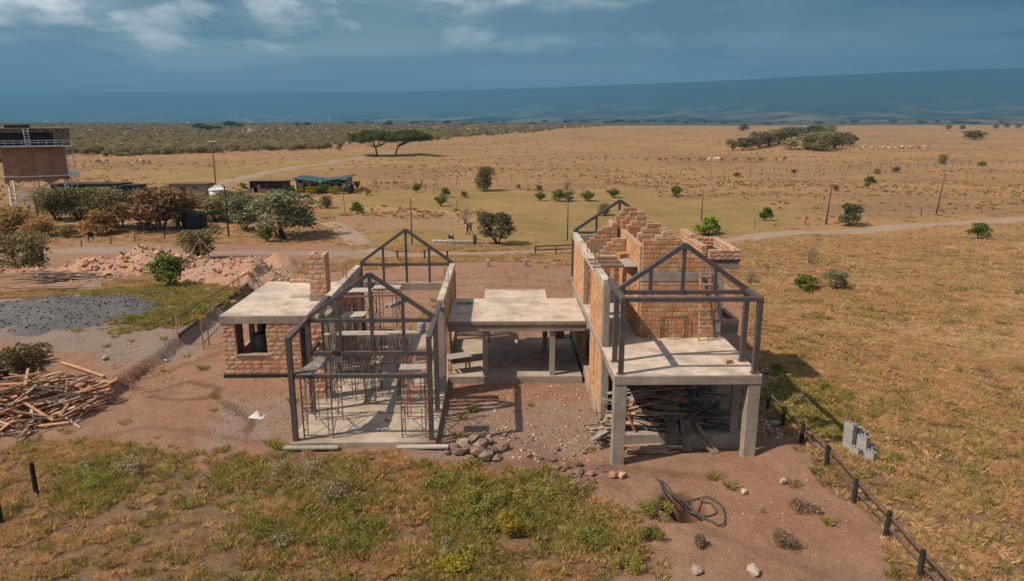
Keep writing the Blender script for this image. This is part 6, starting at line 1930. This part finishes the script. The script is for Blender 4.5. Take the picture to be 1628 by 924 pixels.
def open_shed():
    p, m = pix_frame(425, 306)
    t = thing('open_shed', 'open-fronted brown shed with stacked goods left of the stone house', 'shed', p)
    x0, x1, D, H = -27 * m, 27 * m, 5.0, 17 * m
    MB().box(x0, x0 + 6 * m, -.12, .0, -.3, 6 * m).box(x0 + 12 * m, x1, -.12, 0, -.3, 6 * m).box(x0 + 12 * m, x0 + 17 * m, -.12, 0, 6 * m + .002, 12.5 * m).build('wall', 'pink_wall', t)
    MB().box(x0, x0 + .15, .01, D, -.3, H).box(x1 - .15, x1, .01, D, -.3, H).box(x0 + .16, x1 - .16, D - .12, D, -.3, H).build('wall', 'dark_board', t)
    for x in (x0, x0 + 27 * m, x1 - .2):
        MB().box(x, x + .2, -.2, -.005, -.3, H).build('post', 'pole_wood', t)
    MB().box(x0 + .2, x1 - .2, -.16, -.02, 12.6 * m, 13.2 * m).build('rail', 'pole_wood', t)
    MB().add([(x0 - .5, -1.0, H + .2), (x1 + .5, -1.0, H + .2), (x1 + .5, D + .4, H - .3), (x0 - .5, D + .4, H - .3), (x0 - .5, -1, H + .36), (x1 + .5, -1, H + .36), (x1 + .5, D + .4, H - .14), (x0 - .5, D + .4, H - .14)],
             [(0, 3, 2, 1), (4, 5, 6, 7), (0, 1, 5, 4), (1, 2, 6, 5), (2, 3, 7, 6), (3, 0, 4, 7)]).build('roof', 'stone_wall_far', t)
    rg = random.Random(3)
    for i in range(26):
        x = x0 + .6 + (x1 - x0 - 1.2) * i / 26
        MB().lathe((x, .7, 6.2 * m), [(.16, 0), (.16, rg.uniform(.5, 1.3)), (.05, 1.35)], 6).build('bundle', rg.choice(['bark', 'rail_wood', 'dark_board']), t)
open_shed()
def shed(label, px, py, wpx, hpx, dpt, wallm, roofm, door=True):
    p, m = pix_frame(px, py)
    t = thing('shed', label, 'shed', p)
    w, h = wpx * m / 2, hpx * m
    MB().box(-w, w, 0, .12, -.3, h).box(-w, -w + .12, .121, dpt, -.3, h).box(w - .12, w, .121, dpt, -.3, h).box(-w + .121, w - .121, dpt - .12, dpt, -.3, h).build('wall', wallm, t)
    MB().add([(-w - .4, -.5, h + .05), (w + .4, -.5, h + .05), (w + .4, dpt + .4, h - .2), (-w - .4, dpt + .4, h - .2), (-w - .4, -.5, h + .2), (w + .4, -.5, h + .2), (w + .4, dpt + .4, h - .05), (-w - .4, dpt + .4, h - .05)],
             [(0, 3, 2, 1), (4, 5, 6, 7), (0, 1, 5, 4), (1, 2, 6, 5), (2, 3, 7, 6), (3, 0, 4, 7)]).build('roof', roofm, t)
    if door:
        f_ = MB().box(w * .35, w * .35 + 1.0, -.06, -.005, -.2, h * .8).build('door', 'dark_board', t)
        MB().box(w * .35 + .8, w * .35 + .9, -.1, -.06, h * .35, h * .45).build('handle', 'zinc_white', f_)
        MB().box(-w * .4, -w * .4 + 1.3, -.05, -.005, h * .4, h * .75).build('window', 'glass_dark', t)
    return t
shed('long dark green shed behind the water tower legs', 134, 311, 102, 17, 7, 'shed_green', 'bitumen')
shed('short dark green shed right of the long one', 199, 311, 27, 15, 6, 'shed_green', 'bitumen')
shed('low shed with a flat rusty roof left of the white round hut', 297, 311, 54, 17, 6, 'stone_wall_far', 'rail_wood')
p, m = pix_frame(347, 313)
t = thing('round_hut', 'round white tank house with a conical ribbed roof', 'round hut', p)
R = 13 * m
MB().lathe((0, 0, -.3), [(R, 0), (R, 14 * m)], 24).build('wall', 'zinc_white', t, True)
MB().lathe((0, 0, 13.5 * m - .3), [(R * 1.1, 0), (R * 1.1, .1), (.25, 6.2 * m), (.25, 6.6 * m)], 24).build('roof', 'white_paint', t)
for i in range(16):
    a = 6.28 * i / 16
    MB().bar((R * 1.09 * math.cos(a), R * 1.09 * math.sin(a), 13.9 * m - .2), (.3 * math.cos(a), .3 * math.sin(a), 19.7 * m - .2), .09, .09).build('roof_rib', 'zinc_white', t)
def tank(label, px, py, wpx, hpx):
    p, m = pix_frame(px, py); r, h = wpx * m / 2, hpx * m
    t = thing('water_tank', label, 'water tank', p)
    prof = [(r * .98, 0)]
    for i in range(7):
        z = h * .85 * i / 7
        prof += [(r, z + .02), (r * 1.03, z + h * .05), (r * 1.03, z + h * .08), (r, z + h * .10)]
    prof += [(r * .9, h * .93), (r * .35, h * .98)]
    MB().lathe((0, 0, 0), prof, 22).build('shell', 'tank_black', t, True)
    MB().lathe((0, 0, h * .98), [(r * .3, 0), (r * .3, h * .04), (r * .1, h * .06)], 14).build('lid', 'tank_black', t, True)
tank('black ribbed water tank under the trees of the grove', 310, 362, 37, 26)
tank('black water tank at the right end of the stone house', 558, 307, 10, 15)
# bench and chairs under the trees
p, m = pix_frame(229, 366)
t = thing('garden_bench', 'dark timber bench under the big rust-tinged tree', 'bench', p, -.15)
L = 20 * m
MB().box(-L / 2, L / 2, -.35, .35, 1.0, 1.1).build('seat', 'dark_board', t)
for x in (-L / 2 + .3, L / 2 - .3):
    for y in (-.3, .3):
        MB().bar((x, y, -.1), (x, y, 1.0), .14, .14).build('leg', 'black_post', t)
MB().bar((-L / 2, .42, 1.55), (L / 2, .42, 1.6), .08, .3).build('backrest', 'black_post', t)
for px, py, lab in ((145, 384, 'small dark chair on the bare ground in front of the grove'), (284, 366, 'small chair left of the black tank in the grove')):
    p, m = pix_frame(px, py)
    t = thing('chair', lab, 'chair', p, .4)
    MB().box(-.3, .3, -.3, .3, .55, .62).build('seat', 'black_post', t)
    MB().box(-.3, .3, .27, .33, .62, 1.25).build('backrest', 'black_post', t)
    for x in (-.26, .26):
        for y in (-.26, .26):
            MB().box(x - .04, x + .04, y - .04, y + .04, -.05, .55).build('leg', 'black_post', t)

# lamp poles and power poles
def pole(px, py, ytop, label, lamp=0, r=.09, mat='pole_wood', lean=0.0):
    p = P(px, py); h = (py - ytop) / pxm(p) * 1.02
    t = thing('light_pole', label, 'pole', p, group='poles with small lamps')
    MB().tube([(0, 0, -.2), (lean * h * .5, 0, h * .5), (lean * h, 0, h)], r, 7, r * .8).build('shaft', mat, t, True)
    if lamp == 1:
        MB().bar((lean * h - .1, 0, h - .1), (lean * h + .45, -.1, h + .0), .04, .04).build('arm', mat, t)
        MB().bar((lean * h + .2, -.08, h - .02), (lean * h + .55, -.1, h + .03), .18, .07).build('lamp_head', 'zinc_white', t)
    if lamp == 2:
        MB().box(-.9, .9, -.3, .3, h, h + .18).build('lamp_head', 'zinc_white', t)
        MB().box(-.5, .5, -.3, .3, h - .6, h - .002).build('bracket', mat, t)
    return t
pole(345, 312, 229, 'tall mast with a flat floodlight behind the white round hut', 2, .16)
pole(364, 376, 298, 'dark pole between the grove and the silvery trees', 1, .12, 'black_post')
pole(67, 374, 312, 'dark pole in front of the water tower', 1, .12, 'black_post', -.05)
pole(549, 343, 297, 'thin pole with a white lamp before the stone house', 1, .06, 'pole_wood', -.05)
pole(655, 389, 318, 'pole behind the apex of the far truss', 1, .09, 'rail_wood')
pole(902, 382, 313, 'pole just left of the two-storey wing\'s far truss', 1, .09, 'rail_wood')
pole(1115, 351, 302, 'pole behind the bright green bush', 1, .09, 'rail_wood')
pole(1313, 357, 294, 'pole left of the large silvery bush by the dirt road', 1, .13, 'rail_wood', .05)
pole(1488, 342, 277, 'tall leaning pole at the far right beyond the dirt road', 1, .13, 'rail_wood', .09)

def wire_fence(label, pts, spacing, h, mat='rail_wood', r=.07):
    line = [P(*q) for q in pts]
    f = thing('wire_fence', label, 'fence', line[0])
    me = post_mesh(h, r, mat); pos = []
    for a, b in zip(line[:-1], line[1:]):
        n = max(1, int((b - a).length / spacing))
        for i in range(n):
            q = a.lerp(b, i / n); pos.append(Vector((q.x, q.y, hz(q.x, q.y))))
    pos.append(line[-1])
    for q in pos:
        o = link('post', me, f, q - line[0]); o.rotation_euler = (rs.uniform(-.03, .03), rs.uniform(-.05, .05), 0); o.scale = (1, 1, rs.uniform(.85, 1.1))
    for z in (.35, .7, .95):
        MB().tube([q - line[0] + Vector((0, 0, z * h)) for q in pos], .012, 3, cap=False).build('wire', 'grey_block', f)
wire_fence('long wire fence on thin posts across the plain behind the lawn', [(560, 299), (660, 296), (790, 290), (900, 284), (1010, 280), (1130, 277), (1250, 274), (1400, 268), (1640, 262)], 4.2, 1.6)
wire_fence('row of wire fence posts running down the lawn to the bushes', [(676, 303), (690, 310), (712, 323), (726, 333), (742, 343), (760, 352)], 7.0, 1.7)
wire_fence('sparse wire fence along the dirt road at the right', [(1200, 363), (1280, 357), (1367, 349), (1464, 343), (1560, 338)], 11.0, 1.5)
wire_fence('low stake fence in front of the grove', [(60, 395), (130, 393), (177, 388), (215, 384), (262, 380)], 4.5, .9)
wire_fence('pale fence posts round the field behind the two acacias', [(500, 234), (560, 231), (640, 235), (690, 233)], 6.5, 1.8, 'zinc_white')

# ------------------------------------------------------------------ people and animals
def skin_figure(name, verts, edges, radii, mats, matfn, scale=1.0, sub=2):
    me = bpy.data.meshes.new(name + '_skeleton'); me.from_pydata([Vector(v) * scale for v in verts], edges, [])
    o = bpy.data.objects.new(name, me); COL.objects.link(o)
    md = o.modifiers.new('skin', 'SKIN'); md.use_smooth_shade = True
    for i, r in enumerate(radii):
        r = (r, r) if isinstance(r, (int, float)) else r
        me.skin_vertices[0].data[i].radius = (r[0] * scale, r[1] * scale)
    me.skin_vertices[0].data[0].use_root = True
    sb = o.modifiers.new('sub', 'SUBSURF'); sb.levels = sub; sb.render_levels = sub
    dg = bpy.context.evaluated_depsgraph_get(); dg.update()
    m2 = bpy.data.meshes.new_from_object(o.evaluated_get(dg))
    bpy.data.objects.remove(o)
    m2.materials.clear()
    for mm in mats: m2.materials.append(MATS[mm])
    for p in m2.polygons:
        p.material_index = matfn(p.center / scale); p.use_smooth = True
    m2.name = name
    return m2
def person_mesh(name, mats, matfn, step=.18, bend=0.0, arm=(0.12, 0.1), skirt=False):
    V = [(0, 0, .96), (0, -bend * .3, 1.18), (0, -bend * .6, 1.40), (0, -bend * .75, 1.50), (0, -bend * .9, 1.60), (0, -bend, 1.72),
         (.10, 0, .90), (.11, -step * .5, .50), (.11, -step * .2 - .05, .08), (.11, -step * .2 - .20, .04),
         (-.10, 0, .90), (-.11, step * .5 - .06, .50), (-.11, step, .08), (-.11, step - .16, .04),
         (.19, -bend * .6, 1.42), (.24, -arm[0] - bend * .5, 1.15), (.22, -arm[0] * 2.2 - bend * .5, .92), (.21, -arm[0] * 2.6 - bend * .5, .82),
         (-.19, -bend * .6, 1.42), (-.24, -arm[1] - bend * .5, 1.15), (-.22, -arm[1] * 2.2 - bend * .5, .92), (-.21, -arm[1] * 2.6 - bend * .5, .82)]
    E_ = [(0, 1), (1, 2), (2, 3), (3, 4), (4, 5), (0, 6), (6, 7), (7, 8), (8, 9), (0, 10), (10, 11), (11, 12), (12, 13), (2, 14), (14, 15), (15, 16), (16, 17), (2, 18), (18, 19), (19, 20), (20, 21)]
    R_ = [(.15, .11), (.14, .10), (.16, .10), .06, .10, .075, .085, .06, .042, .035, .085, .06, .042, .035, .06, .045, .035, .03, .06, .045, .035, .03]
    return skin_figure(name, V, E_, R_, mats, matfn)
def dress(c):
    if c.z > 1.66: return 2
    if c.z > 1.53: return 1
    if abs(c.x) > .16 and c.z < .93 and c.z > .75: return 1
    if c.z > .92: return 0
    return 3
pa, pb_ = P(743, 374), P(749, 373)
for p, rz, mats, kw, lab in ((pa, 1.2, ['dark_cloth', 'skin', 'black_post', 'dark_cloth'], dict(step=.16, bend=.12), 'person in dark clothes on the left of a pair standing on the lawn'),
                             (pb_, -1.3, ['denim', 'skin', 'black_post', 'dark_cloth'], dict(step=.34, bend=.08), 'person in dark blue top, legs apart, right of a pair on the lawn')):
    me = person_mesh('person', mats, dress, **kw)
    o = link('person', me, loc=p); o.rotation_euler = (0, 0, rz); o.scale = (1.05,) * 3
    tag(o, lab, 'person', 'two people on the lawn')
for px, py, mats, lab, s in ((962, 256, ['dark_cloth', 'skin', 'black_post', 'dark_cloth'], 'person in dark clothes walking alone on the open plain', 1.0), (1460, 236, ['red_cloth', 'skin', 'red_cloth', 'red_cloth'], 'herder in a red wrap standing among the goats', 1.1)):
    o = link('person', person_mesh('person', mats, dress, .2), loc=P(px, py)); o.scale = (s,) * 3; tag(o, lab, 'person')
def beast(name, mat, leg=.35, neck=.30, body=(.17, .20)):
    V = [(0, 0, leg + .18), (.32, 0, leg + .19), (-.32, 0, leg + .20), (-.42, 0, leg + .16), (.48, 0, leg + neck + .10), (.66, 0, leg + neck + .06),
         (.30, .10, leg), (.31, .10, leg * .5), (.30, .10, 0), (.30, -.10, leg), (.30, -.10, leg * .5), (.31, -.10, 0),
         (-.30, .10, leg), (-.36, .10, leg * .48), (-.33, .10, 0), (-.30, -.10, leg), (-.36, -.10, leg * .48), (-.33, -.10, 0), (.46, .10, leg + neck + .18), (.46, -.10, leg + neck + .18)]
    E_ = [(0, 1), (0, 2), (2, 3), (1, 4), (4, 5), (1, 6), (6, 7), (7, 8), (1, 9), (9, 10), (10, 11), (2, 12), (12, 13), (13, 14), (2, 15), (15, 16), (16, 17), (4, 18), (4, 19)]
    R_ = [body, (.15, .19), (.14, .17), .03, .085, .05, .06, .038, .03, .06, .038, .03, .07, .036, .03, .07, .036, .03, .025, .025]
    return skin_figure(name, V, E_, R_, [mat], lambda c: 0, 1.0, 1)
goat_w, goat_b = beast('goat', 'wool_white'), beast('goat', 'hide_brown')
cow = beast('cow', 'hide_brown', .55, .16, (.22, .26))
cow_w = beast('cow', 'wool_white', .55, .16, (.22, .26))
rh = random.Random(8)
for i in range(56):
    px = rh.uniform(1364, 1480); py = 232.5 + rh.uniform(0, 4) + (1 if px > 1400 else 0)
    w = rh.random() < .5
    o = link('goat', goat_w if w else goat_b, loc=P(px, py)); o.rotation_euler = (0, 0, rh.uniform(-.5, .5) + (math.pi if rh.random() < .5 else 0)); o.scale = (1.35,) * 3
    tag(o, ('white' if w else 'brown') + ' goat grazing in the herd right of the tree clump', 'goat', 'white goats in the herd' if w else 'brown goats in the herd')
for i, px in enumerate((1026, 1048, 1058, 1082, 1094, 1113, 1119, 1127, 1137, 1142, 1147, 1168, 1190, 1197, 1208, 1212, 1232, 1247)):
    w = i in (7, 8, 9)
    o = link('cow', cow_w if w else cow, loc=P(px, 256.5 + rh.uniform(-.8, 1.4))); o.rotation_euler = (0, 0, rh.uniform(-.4, .4)); o.scale = (1.7,) * 3
    tag(o, ('white' if w else 'brown') + ' cow, %s from the left in the line of cattle left of the mound' % 'first second third fourth fifth sixth seventh eighth ninth tenth eleventh twelfth thirteenth fourteenth fifteenth sixteenth seventeenth last'.split()[i], 'cow', 'white cattle on the plain' if w else 'brown cattle on the plain')
for i, px in enumerate((155, 160, 164, 170, 220, 224, 228, 236)):
    w = i % 3 == 2
    o = link('cow', cow_w if w else cow, loc=P(px, 260 + rh.uniform(-.6, .6))); o.rotation_euler = (0, 0, rh.uniform(-.4, .4)); o.scale = (1.5,) * 3
    tag(o, ('pale' if w else 'brown') + ' cow grazing before the far wood at the left', 'cow', 'cattle before the far wood')

# scattered white roofs in the far valley
rw = random.Random(5)
for i in range(16):
    s_ = rw.uniform(-.62, .72); Y = rw.uniform(4300, 6800)
    if i < 6: s_, Y = .40 + .012 * i, 4700
    X = s_ * Y
    t_ = (Y - 3600) / 8900
    cr = 500 + 300 * float(sstep(-.25, .75, s_)) + 110 * float(sstep(.2, 1.0, s_))
    z = -14 + cr * .20 * float(sstep(0, .62, t_)) * t_ + 6
    t = thing('far_building', 'tiny white roofed building far away in the blue valley', 'building', (X, Y, z - 8), rw.uniform(-.3, .3), 'white buildings in the far valley')
    w = rw.uniform(7, 16)
    MB().box(-w / 2, w / 2, 0, 9, -12, 9).build('wall', 'zinc_white', t)
    MB().add([(-w / 2 - 1, -1, 9), (w / 2 + 1, -1, 9), (w / 2 + 1, 10, 9), (-w / 2 - 1, 10, 9), (-w / 2 - 1, 4.5, 12), (w / 2 + 1, 4.5, 12)], [(0, 1, 5, 4), (2, 3, 4, 5), (0, 4, 3), (1, 2, 5), (0, 3, 2, 1)]).build('roof', 'white_paint', t)

# ------------------------------------------------------------------ air
hzb = MB().box(-34000, 34000, -60, 24000, -40, HILLTOP + 12)
ho = hzb.build('haze', 'mortar')
ho.data.materials.clear()
hm = bpy.data.materials.new('haze'); hm.use_nodes = True
hn, hl = hm.node_tree.nodes, hm.node_tree.links
hn.clear()
pv = hn.new('ShaderNodeVolumePrincipled'); pv.inputs['Color'].default_value = HAZE_COL; pv.inputs['Density'].default_value = HAZE_DENSITY; pv.inputs['Anisotropy'].default_value = 0.0
om = hn.new('ShaderNodeOutputMaterial'); hl.new(pv.outputs[0], om.inputs['Volume'])
ho.data.materials.append(hm)
tag(ho, 'blue haze hanging over the far valley and hills', None, kind='stuff')
